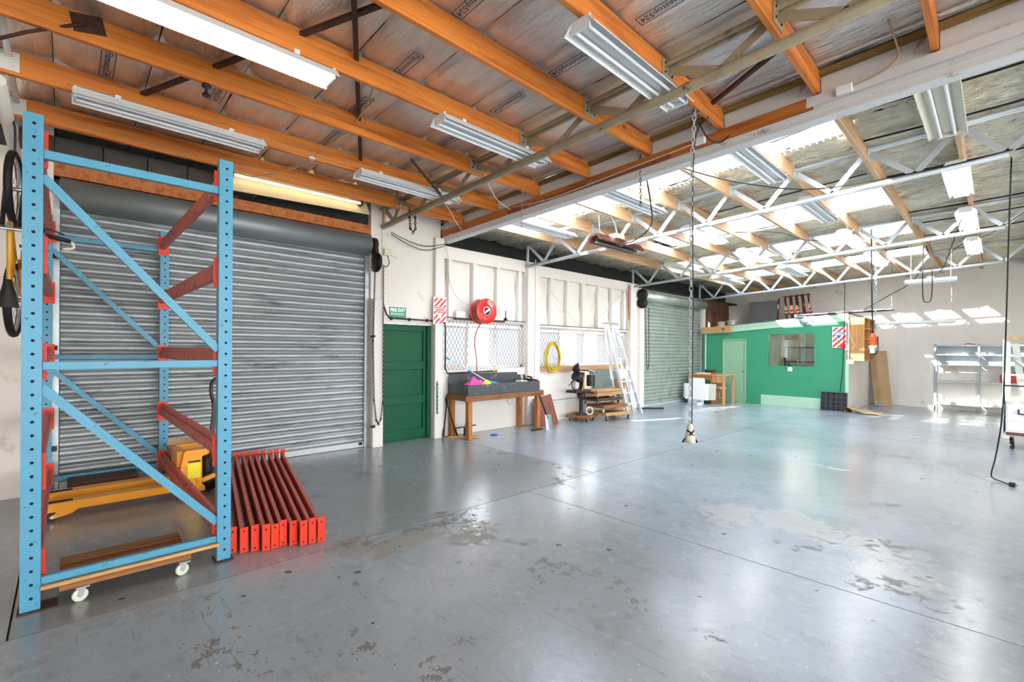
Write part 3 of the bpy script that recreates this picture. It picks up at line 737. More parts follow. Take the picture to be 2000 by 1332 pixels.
truss(15.6, 'grey truss above the green office front', PR, zr, 0.10, 3.30, 0.0535, 'steel_pale', False)

# ------------------------------------------------------------------ fluorescent battens
def batten(x, y0, y1, z, label, lit, wide=False, m='batten_white', grp='ceiling batten lights', tubes=2, hw=0.13):
    yc = (y0 + y1) / 2; L = y1 - y0
    t = thing('batten_light', label, 'light', (x, yc, z - 0.10), grp)
    MB().box(x - 0.045, x + 0.045, y0 + 0.02, y1 - 0.02, z - 0.055, z, 0.006).build('housing', m, t)
    for s in (-1, 1):                            # bent reflector wings
        g = MB()
        pr = [(0.04, -0.045), (0.075, -0.035), (hw, -0.095), (hw + 0.006, -0.092), (0.082, -0.027), (0.04, -0.037)]
        g.prism([(x + s * a, y0, z + b_) for a, b_ in pr], (0, L, 0))
        g.build('reflector', m, t)
    for y in (y0 + 0.012, y1 - 0.03): MB().box(x - 0.085, x + 0.085, y, y + 0.018, z - 0.10, z - 0.01, 0.004).build('end_cap', m, t)
    px = min(PF if y1 < 5 else PR, key=lambda v: abs(v - x))
    for y in (y0 + 0.3, y1 - 0.3): MB().box(min(x - 0.03, px - 0.03), max(x + 0.03, px + 0.03), y - 0.02, y + 0.02, z - 0.004, z + 0.03).build('mount', m, t)
    for s in ((-1, 1) if tubes == 2 else (0,)):
        MB().cyl((x + s * 0.055, y0 + 0.03, z - 0.078), (x + s * 0.055, y1 - 0.03, z - 0.078), 0.014, n=10).build('tube', lit if lit else 'tube_off', t)
    return t
rows = [(0.03, 1.52), (2.58, 4.08), (5.30, 6.80), (7.95, 9.55), (10.6, 12.35), (13.4, 15.4)]
spec = [  # column x, row, lit, label
 (-3.80, (0.12, 1.58), zf, 'tube_lit', 'brightly lit white batten light at the top left, nearest the camera'),
 (-5.47, rows[0], zf, None, 'unlit white batten light hanging above the blue pallet rack'),
 (-3.74, rows[1], zf, None, 'unlit white batten light in front of the tan truss, middle one of three'),
 (-2.04, rows[1], zf, None, 'unlit white batten light right above the long hanging chain'),
 (-5.45, rows[1], zf, None, 'unlit white batten light beside the corner of the white beam, above the fire door'),
 (-5.50, rows[2], zr, None, 'unlit batten light just behind the beam, nearest the left wall'),
 (-3.72, rows[2], zr, None, 'unlit batten light just behind the beam, between two skylight sheets on the left'),
 (-2.00, rows[2], zr, None, 'unlit batten light just behind the beam, beside the long hanging chain'),
 (-0.38, rows[2], zr, None, 'unlit grimy cream batten light with two bare tubes, at the top right behind the beam'),
 (-0.38, rows[3], zr, 'tube_cool', 'lit batten light nearest in the right-hand row'),
 (-0.38, rows[4], zr, 'tube_cool', 'lit batten light in the middle of the right-hand row'),
 (-0.38, rows[5], zr, 'tube_cool', 'lit batten light farthest in the right-hand row'),
 (-2.00, rows[3], zr, None, 'unlit batten light right after the first grey truss, second row from the right'),
 (-2.05, rows[4], zr, 'tube_cool', 'lit batten light in the second row from the right, above the middle truss'),
 (-2.08, rows[5], zr, 'tube_cool', 'lit batten light farthest in the second row from the right'),
 (-3.85, rows[3], zr, 'tube_cool', 'lit batten light right behind the long hanging chain'),
 (-3.88, rows[4], zr, 'tube_cool', 'lit batten light in the third row from the right, by the middle truss'),
 (-3.90, rows[5], zr, None, 'unlit batten light farthest in the third row from the right'),
 (-5.58, rows[4], zr, None, 'unlit batten light to the right of the brown heater, near the left wall'),
 (-5.62, rows[5], zr, None, 'unlit batten light farthest along the left wall, above the second roller door')]
for x, (a, b_), f, lit, lab in spec:
    wide = 'grimy' in lab
    batten(x, a, b_, f(x) - (0.205 if f is zf else 0.195), lab, lit, m='batten_cream' if wide or (f is zr and not lit and x < -5.5) else 'batten_white', hw=0.15 if wide else 0.13)
# batten lights hung crossways near the back wall
def hung(y, x0, x1, z, label, ztop):
    t = thing('hanging_light', label, 'light', ((x0 + x1) / 2, y, z), 'hanging crossways lights')
    MB().prism([(x0, y - 0.11, z), (x0, y + 0.11, z), (x0, y + 0.05, z + 0.07), (x0, y - 0.05, z + 0.07)], (x1 - x0, 0, 0)).build('housing', 'batten_white', t)
    for dy in (-0.05, 0.05): MB().cyl((x0 + 0.03, y + dy, z - 0.015), (x1 - 0.03, y + dy, z - 0.015), 0.014, n=8).build('tube', 'tube_off', t)
    MB().box((x0 + x1) / 2 - 0.06, (x0 + x1) / 2 + 0.06, y - 0.05, y + 0.05, z + 0.07, z + 0.11).build('junction_box', 'batten_white', t)
    for x in (x0 + 0.1, x1 - 0.1): MB().tube([(x, y, z + 0.06), (x, y, ztop)], 0.006, 5).build('hanger', 'cable_white', t)
    return t
hung(14.0, -1.49, -0.62, 3.17, 'white light hung crossways just below the rear truss', 4.13)
hung(17.8, -2.30, -0.80, 2.42, 'white light hung low in front of the sunlit back wall', 4.12)
# lit single tube on its cream board above the first roller door
t = thing('board_light', 'lit single tube on a cream board above the big roller door', 'light', (-6.8, 2.44, 3.52))
MB().add([(-6.80, 1.45, 3.88), (-6.80, 3.36, 3.88), (-6.68, 3.36, 3.64), (-6.68, 1.45, 3.57), (-6.815, 1.45, 3.88), (-6.815, 3.36, 3.88), (-6.695, 3.36, 3.64), (-6.695, 1.45, 3.57)],
         [(0, 1, 2, 3), (4, 5, 6, 7), (0, 1, 5, 4), (1, 2, 6, 5), (2, 3, 7, 6), (3, 0, 4, 7)]).build('backing_board', 'board_cream', t)
MB().cyl((-6.66, 1.53, 3.765), (-6.66, 3.2, 3.775), 0.014, n=10).build('tube', 'tube_board', t)
for y in (1.6, 3.1): MB().bar((-6.82, y, 3.87), (-6.50, y, 3.87), 0.03, 0.012).build('hanger', 'steel_dark', t)
for y in (1.50, 3.22): MB().box(-6.74, -6.645, y - 0.02, y + 0.02, 3.74, 3.81, 0.004).build('lamp_holder', 'steel_dark', t)
# ------------------------------------------------------------------ roller doors
def roller(idx, y0, y1, xc, ztop, pitch, m, drum_r, drum_x, rail, guide):
    d = MB(); zt = ztop
    d.box(xc - 0.06, xc - 0.05, y0, y1, fz(y0) - 0.1, zt)
    door = struct(d.build('door_%d' % idx, m))
    n_ = int((zt - drum_r - 0.02) / pitch) + 2
    s0 = None; prof = []
    N = 14
    for i in range(N + 1):
        t = i / N; prof.append((0.024 * math.sin(PI * min(1, t / 0.86)) ** 0.7 if t < 0.86 else -0.004, t * pitch))
    zb0 = fz((y0 + y1) / 2) + rail
    for k in range(n_):
        z = zb0 + k * pitch
        if z > zt - drum_r + 0.02: break
        if s0 is None:
            g = MB()
            vs = [(xc + a, y, z + b_) for y in (y0 + 0.02, y1 - 0.02) for a, b_ in prof]
            g.add(vs, [(i, i + 1, N + 2 + i, N + 1 + i) for i in range(N)], True)
            s0 = g.build('slat', m, door); l0 = s0.location.copy()
        else: share(s0, door, l0 + V((0, 0, k * pitch)))
    g = MB()                                   # rolled drum with flat facets
    g.lathe([(drum_r * 0.6, 0), (drum_r, 0.0), (drum_r, y1 - y0 - 0.02), (drum_r * 0.6, y1 - y0 - 0.02)], (drum_x, y0 + 0.01, zt - drum_r), (0, 1, 0), 28, True)
    g.build('drum', 'zinc_drum' if idx == 1 else m, door)
    zb1 = lambda y: fz(y) + 0.006
    g = MB(); g.add([(x, y, z) for x in (xc - 0.03, xc + 0.035) for y, z in ((y0, zb1(y0)), (y1, zb1(y1)), (y1, zb1(y1) + rail + 0.01), (y0, zb1(y0) + rail + 0.01))],
                    [(0, 1, 2, 3), (4, 5, 6, 7), (0, 1, 5, 4), (2, 3, 7, 6), (1, 2, 6, 5), (0, 3, 7, 4)])
    g.build('bottom_rail', 'steel_pale', door)
    for y in (y0, y1):
        MB().box(xc - 0.04, xc + 0.06, y - 0.05, y + 0.015 if y == y0 else y + 0.05, fz(y), zt - drum_r, 0.004).build('guide', guide, door)
    return door
d1 = roller(1, -0.06, 3.57, -7.20, 3.44, 0.098, 'galv_curtain', 0.17, -7.12, 0.07, 'galv')
MB().box(-7.165, -7.155, 3.44, 3.50, 0.02, 0.06).build('rail_slot', 'hole_dark', d1)
d2 = roller(3, 11.98, 15.95, -7.15, 3.28, 0.105, 'zinc_green', 0.14, -7.05, 0.05, 'steel_pale')
for z in (0.45, 1.55, 2.55): MB().box(-7.16, -7.07, -0.16, -0.06, z, z + 0.05).build('guide_clip', 'steel_dark', d1)

def chain(path, link=0.06, r=0.006, m='steel_dark'):
    """real interlinked oval links along a polyline"""
    g = MB(); P = [V(p) for p in path]; i = 0; pos = 0.0; segs = []
    for a, b_ in zip(P, P[1:]):
        L = (b_ - a).length; d = (b_ - a).normalized(); s = 0.0
        while s < L:
            segs.append((a + d * s, d)); s += link * 0.8
    for k, (c, d) in enumerate(segs):
        u = d.orthogonal().normalized(); u.rotate(Matrix.Rotation(PI / 2 * (k % 2) + 0.6, 3, d)) if False else None
        w_ = d.cross(u)
        ax = u if k % 2 else w_
        pts = []
        for j in range(8):
            a = 2 * PI * j / 8; pts.append(c + d * (math.sin(a) * link * 0.5) + ax * (math.cos(a) * link * 0.27))
        g.tube(pts, r, 4, True)
    return g
# chain hoist of the first roller door
t = thing('chain_hoist', 'dark iron chain hoist wheel at the right end of the big roller door', 'chain hoist', (-6.95, 3.63, 2.7))
g = MB(); g.lathe([(0.06, 0), (0.155, 0.004), (0.16, 0.025), (0.155, 0.05), (0.06, 0.055)], (-6.97, 3.60, 2.98), (0, 1, 0), 26); g.build('sprocket_guard', 'black_iron', t)
g = MB(); g.lathe([(0.05, 0), (0.12, 0.004), (0.12, 0.05), (0.05, 0.055)], (-7.05, 3.60, 3.27), (0, 1, 0), 20); g.bar((-7.05, 3.63, 3.27), (-6.97, 3.63, 2.98), 0.05, 0.16, (1, 0, 0)); g.build('bracket', 'rust_iron', t)
lp = [(-6.86, 3.65, 2.86), (-6.87, 3.65, 0.9), (-6.90, 3.66, 0.62), (-6.93, 3.67, 0.48), (-6.965, 3.69, 0.33), (-7.0, 3.72, 0.48), (-7.02, 3.735, 0.8), (-7.03, 3.735, 2.88)]
chain([(-6.96, 3.60, 2.83), (-6.97, 3.58, 1.7), (-6.96, 3.60, 0.75), (-6.955, 3.64, 0.42), (-6.955, 3.68, 0.36), (-6.955, 3.72, 0.44), (-6.955, 3.75, 0.7), (-6.955, 3.745, 2.95)], 0.045, 0.005, 'rust_iron').build('hand_chain', 'rust_iron', t)
MB().cyl((-6.98, 3.545, 1.77), (-6.94, 3.60, 1.79), 0.02).build('chain_keeper', 'rust_iron', t)
t = thing('chain_hoist', 'black chain hoist with two wheels at the left end of the green-grey roller door', 'chain hoist', (-6.98, 11.82, 2.7))
for z in (3.16, 2.92):
    g = MB(); g.lathe([(0.05, 0), (0.155, 0.004), (0.155, 0.05), (0.05, 0.055)], (-6.98, 11.80, z), (0.35, -1, 0), 24); g.build('sprocket_guard', 'black_iron', t)
chain([(-6.92, 11.83, 2.85), (-6.92, 11.95, 1.15), (-6.92, 12.02, 1.05), (-6.92, 12.08, 1.15), (-6.92, 12.05, 2.8)], 0.06, 0.006).build('hand_chain', 'steel_dark', t)
# junction box with loose wires beside the hoist
t = thing('junction_box', 'small open junction box with loose wires beside the chain hoist', 'box', (-7.06, 3.86, 3.13))
MB().box(-7.08, -7.02, 3.80, 3.92, 3.13, 3.25, 0.005).build('box', 'batten_cream', t)
MB().tube([(-7.03, 3.86, 3.13), (-7.01, 3.88, 3.02), (-7.0, 3.84, 2.95), (-7.02, 3.78, 2.93)], 0.007, 5).build('wire', 'steel_dark', t)
MB().tube([(-7.03, 3.92, 3.15), (-6.98, 4.02, 3.1)], 0.004, 5).build('wire', 'sky_blue', t)
# black cables from the truss end to the beam
for k, dz in enumerate((0.0, 0.03)):
    tag(MB().tube([(-6.9, 3.85, 3.50 - dz), (-6.95, 4.2, 3.42 - dz * 2), (-7.0, 4.6, 3.40 - dz * 2.4), (-7.0, 5.0, 3.50 - dz)], 0.007, 5).build('wall_cable', 'black_rubber'),
        ('upper' if k == 0 else 'lower') + ' black cable sagging across the white wall above the fire door', 'cable', 'black wall cables')
# hinge on the white post
MB().box(-6.998, -6.99, 3.56, 3.64, 0.30, 0.345).build('latch_plate', 'rust_iron', wl)

# ------------------------------------------------------------------ green fire door
g = MB(); x0 = XL - 0.10
g.box(x0 - 0.03, x0, 3.80, 4.82, fz(4.3), 2.01)
dg = struct(g.build('door_2', 'door_green'))
for a, b_, c, d_ in [(3.80, 3.87, 0, 2.01), (4.66, 4.72, 0, 2.01), (4.76, 4.82, 0, 2.01)]:
    MB().box(x0, x0 + 0.03, a, b_, fz(4) + 0.002, d_, 0.004).build('stile', 'door_green', dg)
for c, d_ in [(0.02, 0.16), (0.62, 0.76), (1.22, 1.36), (1.90, 2.0)]:
    MB().box(x0, x0 + 0.03, 3.87, 4.66, c, d_, 0.004).build('rail', 'door_green', dg)
MB().box(x0, x0 + 0.075, 4.72, 4.79, fz(4), 1.99, 0.004).build('frame_post', 'door_green', dg)
g = MB().box(x0 + 0.03, x0 + 0.045, 3.845, 3.862, 0.20, 1.95); g.build('edge_strip', 'white_paint', dg)
g = MB()
for z in (0.26, 0.55, 0.84, 1.12, 1.4, 1.75): g.cyl((x0 + 0.045, 3.853, z), (x0 + 0.05, 3.853, z), 0.004, n=6)
g.build('strip_screws', 'steel_dark', dg)
tag(chain([(XL + 0.115, 4.84, 0.98), (XL + 0.115, 4.845, 0.42)], 0.045, 0.008).build('green_chain', 'sign_green'), 'short green plastic chain hanging on the post beside the fire door', 'chain')
# fire exit sign
def R2(o, u, v, nrm): return basis(o, u, v, nrm)
YZ = lambda x, y, z: basis((x, y, z), (0, 1, 0), (0, 0, 1), (1, 0, 0))
t = thing('exit_sign', 'small green FIRE EXIT sign on the white wall above the green door', 'sign', (XL + 0.02, 4.08, 2.12))
MB().box(XL + 0.02, XL + 0.025, 3.92, 4.245, 2.115, 2.29, 0.002).build('plate', 'sign_green', t)
text('lettering', 'FIRE EXIT', 0.075, 'sign_white', t, YZ(XL + 0.0262, 4.083, 2.24), 0.003, 0.285)
for z, ln in ((2.185, 'IN CASE OF EMERGENCY THIS DOOR MUST BE'), (2.162, 'KEPT CLEAR AND OPENED WITHOUT A KEY')):
    pass
g = MB()
for j, z in enumerate((2.183, 2.158)):
    y = 3.95
    while y < 4.21:
        L = random.uniform(0.008, 0.03); g.box(XL + 0.0255, XL + 0.0262, y, min(y + L, 4.215), z, z + 0.010); y += L + 0.005
g.build('small_print', 'sign_white', t)

def stripes(y0, y1, z0, z1, n_, wd):
    """diagonal bands clipped to a rectangle (y,z)"""
    out = []
    def clip(poly, f):
        res = []
        for i in range(len(poly)):
            p, q_ = poly[i], poly[(i + 1) % len(poly)]; a, b_ = f(p), f(q_)
            if a >= 0: res.append(p)
            if (a >= 0) != (b_ >= 0):
                s = a / (a - b_); res.append((p[0] + (q_[0] - p[0]) * s, p[1] + (q_[1] - p[1]) * s))
        return res
    W, H = y1 - y0, z1 - z0; step = (W + H) / n_
    for k in range(-1, n_ + 1):
        c = k * step
        P = [(y0, z0), (y1, z0), (y1, z1), (y0, z1)]
        f1 = lambda p: (p[1] - z0) - (p[0] - y0) * 1.0 + W - c
        f2 = lambda p: -f1(p) + step * wd
        P = clip(clip(P, f1), f2) if P else P
        if len(P) > 2: out.append(P)
    return out
# red and white fire hose sign by the reel
t = thing('hose_sign', 'red and white striped fire hose sign on the post left of the hose reel', 'sign', (XL + 0.1, 4.89, 2.03))
xs_ = XL + 0.115
MB().box(XL + 0.10, xs_, 4.745, 5.03, 2.03, 2.52, 0.002).build('plate', 'sign_white', t)
g = MB()
for P in stripes(4.757, 5.018, 2.042, 2.508, 7, 0.5): g.prism([(xs_, a, b_) for a, b_ in P], (0.0008, 0, 0))
g.build('stripes', 'sign_red', t)
MB().prism([(xs_ + .0008, a, b_) for a, b_ in ((4.765, 2.345), (5.01, 2.345), (4.96, 2.235), (4.815, 2.235))], (0.0008, 0, 0)).build('badge_border', 'sign_white', t)
MB().prism([(xs_ + .0016, a, b_) for a, b_ in ((4.78, 2.338), (4.995, 2.338), (4.952, 2.242), (4.823, 2.242))], (0.0008, 0, 0)).build('badge', 'sign_red', t)
text('lettering', 'FIRE HOSE', 0.035, 'sign_white', t, YZ(xs_ + 0.003, 4.887, 2.27), 0.001, 0.13)
g = MB(); g.box(xs_ + 0.0024, xs_ + 0.003, 4.80, 4.97, 2.305, 2.32); g.build('small_print', 'sign_white', t)
MB().prism([(xs_ + .0008, a, b_) for a, b_ in ((4.83, 2.225), (4.945, 2.225), (4.887, 2.13))], (0.0008, 0, 0)).build('arrow_panel', 'sign_white', t)
# hose reel
rc = V((XL + 0.30, 5.78, 2.31)); ax = V((1.0, -0.06, 0)).normalized()
t = thing('fire_hose_reel', 'red fire hose reel on the white wall above the first mesh window', 'hose reel', rc - V((0, 0, 0.24)))
def disc(prof, c, m, nm, n_=36): return MB().lathe(prof, c, ax, n_).build(nm, m, t)
disc([(0.02, 0), (0.235, 0.0), (0.242, 0.01), (0.235, 0.02), (0.215, 0.014), (0.19, 0.03), (0.17, 0.03), (0.15, 0.018), (0.09, 0.02), (0.02, 0.02)], rc + ax * 0.06, 'reel_red', 'front_disc')
disc([(0.02, 0), (0.235, 0.0), (0.24, 0.008), (0.235, 0.016), (0.02, 0.016)], rc - ax * 0.15, 'reel_red', 'back_disc')
g = MB()
for i in range(6): g.ring(rc - ax * (0.125 - i * 0.034), ax, 0.195, 0.018, 32, 6)
g.build('hose_coil', 'hose_red', t)
disc([(0.02, 0), (0.17, 0.001), (0.17, 0.2), (0.02, 0.201)], rc - ax * 0.14, 'reel_red', 'hub')
disc([(0.005, 0), (0.083, 0.0), (0.083, 0.004), (0.005, 0.004)], rc + ax * 0.082, 'sign_white', 'badge')
disc([(0.005, 0), (0.07, 0.0), (0.07, 0.002), (0.005, 0.002)], rc + ax * 0.0855, 'black_plastic', 'badge_ring')
side = V((0, 0, 1)).cross(ax).normalized()
MB().bar(rc + ax * 0.09 - side * 0.06 - V((0, 0, 0.04)), rc + ax * 0.09 + side * 0.06 + V((0, 0, 0.04)), 0.035, 0.004, ax).build('badge_text_band', 'sign_white', t)
MB().bar(rc + ax * 0.088 + side * 0.02 + V((0, 0, 0.19)), rc + ax * 0.088 + side * 0.14 + V((0, 0, 0.10)), 0.075, 0.004, ax).build('label_tag', 'batten_cream', t)
MB().bar(rc - ax * 0.08, V((XL, 5.85, 2.31)), 0.05, 0.08).build('wall_bracket', 'reel_red', t)
MB().tube([rc - ax * 0.05 - V((0, 0, 0.22)) - side * 0.05, (XL + 0.2, 5.66, 1.9), (XL + 0.14, 5.68, 1.7), (XL + 0.15, 5.72, 1.4), (XL + 0.14, 5.74, 1.08)], 0.012, 6).build('hose_tail', 'hose_red', t)
t2 = thing('window_shelf', 'short brown timber shelf behind the hose reel above the mesh window', 'shelf', (XL + 0.06, 5.85, 2.14))
MB().box(XL + 0.01, XL + 0.10, 5.26, 6.52, 2.14, 2.175, 0.004).build('board', 'dark_board', t2)
MB().box(XL + 0.01, XL + 0.03, 5.26, 6.52, 2.175, 2.26, 0.003).build('back_board', 'white_paint', t2)
tag(MB().box(XL + 0.03, XL + 0.10, 5.27, 5.48, 2.175, 2.30, 0.006).build('switch_housing', 'clean_white'), 'white plastic box on the shelf left of the red hose reel', 'box')
g = MB(); g.lathe([(0.045, 0), (0.04, 0.03), (0.015, 0.06), (0.012, 0.065)], (XL + 0.05, 6.57, 2.18)); g.cyl((XL + 0.05, 6.57, 2.24), (XL + 0.05, 6.57, 2.38), 0.010)
tag(g.build('plunger', 'black_rubber'), 'small black plunger-shaped tool at the right end of the window shelf', 'tool')

# ------------------------------------------------------------------ pallet rack
RXF, RXB, RYL, RYR = -4.04, -7.02, -0.145, 0.865
rack = thing('pallet_rack', 'tall blue pallet rack with red beams in front of the big roller door', 'rack', ((RXF + RXB) / 2, 0.36, 0.0))
RH = 2.985
up0 = None
def upright(x, y, face):
    g = MB(); hw, dp, t_ = 0.044, 0.036, 0.003
    # rolled channel: web faces outwards along x
    g.prism([(x + face * a, y + b_, 0.008) for a, b_ in [(dp, -hw), (dp, hw), (-dp, hw), (-dp, hw - 0.02), (-dp + t_ * 2, hw - 0.02), (-dp + t_ * 2, hw - t_ * 2), (dp - t_ * 2, hw - t_ * 2), (dp - t_ * 2, -hw + t_ * 2), (-dp + t_ * 2, -hw + t_ * 2), (-dp + t_ * 2, -hw + 0.02), (-dp, -hw + 0.02), (-dp, -hw)]], (0, 0, RH))
    u = g.build('upright', 'rack_blue', rack)
    h = MB()
    for k in range(36):
        z = 0.08 + k * 0.0815; h.cyl((x + face * dp, y + 0.004, z), (x + face * (dp + 0.0012), y + 0.004, z), 0.009, n=10)
    h.build('bolt_holes', 'hole_dark', u, 'stuff')
    MB().box(x - 0.08, x + 0.06, y - 0.055, y + 0.12 if y < 0.3 else y + 0.06, 0.0, 0.008).build('foot_plate', 'rust_plate', rack)
for x, f in ((RXF, 1), (RXB, 1)):
    for y in (RYL, RYR): upright(x, y, f)
    for z, h_ in ((2.765, 0.055), (1.475, 0.05), (0.165, 0.05)):
        MB().box(x - 0.02, x + 0.02, RYL + 0.044, RYR - 0.044, z - h_ / 2, z + h_ / 2, 0.003).build('cross_tie', 'rack_blue', rack)
    for z0, z1 in ((2.63, 1.575), (1.345, 0.29)):
        MB().bar((x, RYL + 0.04, z0), (x, RYR - 0.04, z1), 0.036, 0.05, (0, 0, 1)).build('diagonal_brace', 'rack_blue', rack)
def rack_beam(y, z, side, parent, x0=RXF - 0.036, x1=RXB + 0.036):
    """stepped box beam with an end plate at each end; side=+1 when its ledge looks to +y"""
    prof = [(-0.026, 0.0), (0.020, 0.0), (0.020, 0.085), (0.000, 0.085), (0.000, 0.13), (-0.026, 0.13)]
    g = MB(); g.prism([(x0 - 0.006, y + side * a, z + b_) for a, b_ in prof], (x1 - x0 + 0.012, 0, 0))
    bo = g.build('beam', 'rack_red', parent)
    yu = RYR if y > 0.3 else RYL
    ya, yb_ = sorted((yu - side * 0.043, yu + side * 0.064))
    for xa, xb in ((x0 - 0.007, x0 - 0.001), (x1 + 0.001, x1 + 0.007)): MB().box(xa, xb, ya, yb_, z - 0.075, z + 0.155, 0.001).build('end_plate', 'rack_orange', bo)
    return bo
for z in (2.77, 2.12, 1.46, 0.78, 0.19):
    rack_beam(RYR - 0.025, z, -1, rack); rack_beam(RYL + 0.025, z, 1, rack)

# loose beams lying side by side on the floor
pos = [(-4.10, 0.945), (-4.06, 1.015), (-4.03, 1.085), (-3.98, 1.15), (-3.98, 1.215), (-3.99, 1.28), (-3.95, 1.345), (-3.89, 1.405), (-3.88, 1.47), (-3.86, 1.535)]
names = ['nearest the blue upright', 'second from the blue upright', 'third from the blue upright', 'fourth from the blue upright', 'fifth from the blue upright',
         'fifth from the open floor', 'fourth from the open floor', 'third from the open floor', 'second from the open floor', 'outermost, on the open floor side']
for k, ((x, y), nm) in enumerate(zip(pos, names)):
    tl = thing('loose_rack_beam', 'red rack beam lying on the floor, ' + nm, 'rack beam', (x - 1.5, y, fz(y) + 0.002), 'loose red rack beams')
    z = fz(y) + 0.035; L = 2.95; yt = 2.17 - (9 - k) * 0.074
    prof = [(-0.026, 0.0), (0.018, 0.0), (0.018, 0.085), (0.002, 0.085), (0.002, 0.13), (-0.026, 0.13)]
    g = MB(); n0 = len(prof)
    A = [V((x, y + a, z + b_)) for a, b_ in prof]; B = [V((x - L, yt + a, z + b_)) for a, b_ in prof]
    g.add(A + B, [tuple(range(n0)), tuple(range(n0, 2 * n0))] + [(i, (i + 1) % n0, n0 + (i + 1) % n0, n0 + i) for i in range(n0)])
    g.build('beam', 'rack_red', tl)
    dz = random.uniform(-0.006, 0.012)
    for xx, yy_ in ((x, y), (x - L, yt)):
        e = MB(); e.box(xx - 0.003, xx + 0.003, yy_ - 0.030, yy_ + 0.028, z - 0.032, z + 0.165 + dz, 0.001)
        pl = e.build('end_plate', 'rack_orange', tl)
        h = MB()
        for zz in (z - 0.005, z + 0.135): h.cyl((xx + 0.003, yy_ - 0.002, zz), (xx + 0.0042, yy_ - 0.002, zz), 0.0075, n=8)
        h.build('bolt_holes', 'hole_dark', pl)

# ------------------------------------------------------------------ hand pallet truck
PX = -6.19
pt = thing('pallet_truck', 'yellow hand pallet truck parked inside the blue rack', 'pallet truck', (PX, 0.5, 0.0))
for s in (-1, 1):
    fx = PX + s * 0.215
    g = MB(); g.prism([(fx - 0.075, -0.19, 0.10), (fx - 0.075, -0.19, 0.145), (fx - 0.075, -0.12, 0.165), (fx - 0.075, 0.95, 0.165), (fx - 0.075, 0.95, 0.09), (fx - 0.075, -0.12, 0.09)], (0.15, 0, 0))
    fk = g.build('fork', 'truck_yellow', pt)
    MB().box(fx - 0.035, fx + 0.035, -0.16, 0.06, 0.1655, 0.1665).build('roller_slot', 'hole_dark', fk)
    MB().cyl((fx - 0.035, -0.08, 0.041), (fx + 0.035, -0.08, 0.041), 0.04, n=18).build('load_roller', 'black_rubber', pt)
    for e in (-0.055, 0.05):
        MB().prism([(fx + e, -0.10, 0.045), (fx + e, -0.085, 0.024), (fx + e, 0.05, 0.052), (fx + e, 0.10, 0.088), (fx + e, -0.05, 0.088), (fx + e, -0.06, 0.07)], (0.008, 0, 0)).build('roller_arm', 'truck_yellow', pt)
    MB().cyl((fx - 0.06, -0.08, 0.041), (fx + 0.062, -0.08, 0.041), 0.012, n=10).build('axle', 'chrome', pt)
g = MB()
bp = [(0.83, 0.05), (1.10, 0.05), (1.10, 0.09), (1.07, 0.12), (1.07, 0.42), (1.13, 0.44), (1.135, 0.475), (1.12, 0.495), (0.93, 0.495), (0.91, 0.48)]
g.prism([(PX + 0.17, a, b_) for a, b_ in bp], (0.10, 0, 0)); g.prism([(PX - 0.27, a, b_) for a, b_ in bp], (0.10, 0, 0))
g.box(PX - 0.18, PX + 0.18, 0.86, 0.93, 0.10, 0.48)
body = g.build('body', 'truck_yellow', pt)
MB().box(PX + 0.271, PX + 0.2725, 0.94, 1.055, 0.20, 0.36).build('sticker', 'label_yellow', body)
MB().box(PX + 0.271, PX + 0.2725, 0.945, 1.055, 0.365, 0.385).build('warning_strip', 'black_plastic', body)
MB().cyl((PX + 0.26, 0.88, 0.12), (PX + 0.285, 0.88, 0.12), 0.018, n=10).build('pivot_bolt', 'chrome', body)
g = MB(); g.cyl((PX, 1.16, 0.14), (PX, 1.16, 0.34), 0.06, n=16); g.cyl((PX, 1.16, 0.34), (PX, 1.16, 0.38), 0.06, 0.03, 16); g.build('hydraulic_pump', 'black_iron', pt)
MB().cyl((PX, 1.16, 0.38), (PX, 1.16, 0.45), 0.018, n=12).build('piston', 'chrome', pt)
MB().bar((PX + 0.22, 1.08, 0.15), (PX + 0.22, 1.2, 0.19), 0.03, 0.045).build('link_arm', 'truck_yellow', pt)
for s in (-1, 1):
    g = MB(); xx = PX + s * 0.085
    g.lathe([(0.03, -0.025), (0.09, -0.025), (0.098, -0.018), (0.098, 0.018), (0.09, 0.025), (0.03, 0.025)], (xx, 1.17, 0.098), (1, 0, 0), 26); wh = g.build('steer_wheel', 'black_rubber', pt)
    MB().lathe([(0.005, -0.028), (0.045, -0.028), (0.045, 0.028), (0.005, 0.028)], (xx, 1.17, 0.098), (1, 0, 0), 16).build('hub', 'steel_dark', wh)
MB().bar((PX, 1.18, 0.25), (PX, 1.24, 0.95), 0.045, 0.04, (0, 1, 0)).build('tiller', 'black_plastic', pt)
g = MB(); hp = []
for i in range(20):
    a = 2 * PI * i / 20; hp.append((PX, 1.255 + 0.055 * math.cos(a) * (1.0 + 0.25 * math.sin(a)), 1.08 + 0.155 * math.sin(a)))
g.tube(hp, 0.019, 8, True); g.bar((PX, 1.24, 0.9), (PX, 1.25, 1.0), 0.06, 0.06, (0, 1, 0)); g.build('handle_loop', 'black_plastic', pt)
MB().box(PX - 0.05, PX + 0.05, 1.17, 1.25, 0.34, 0.6, 0.01).build('tiller_base', 'black_iron', pt)

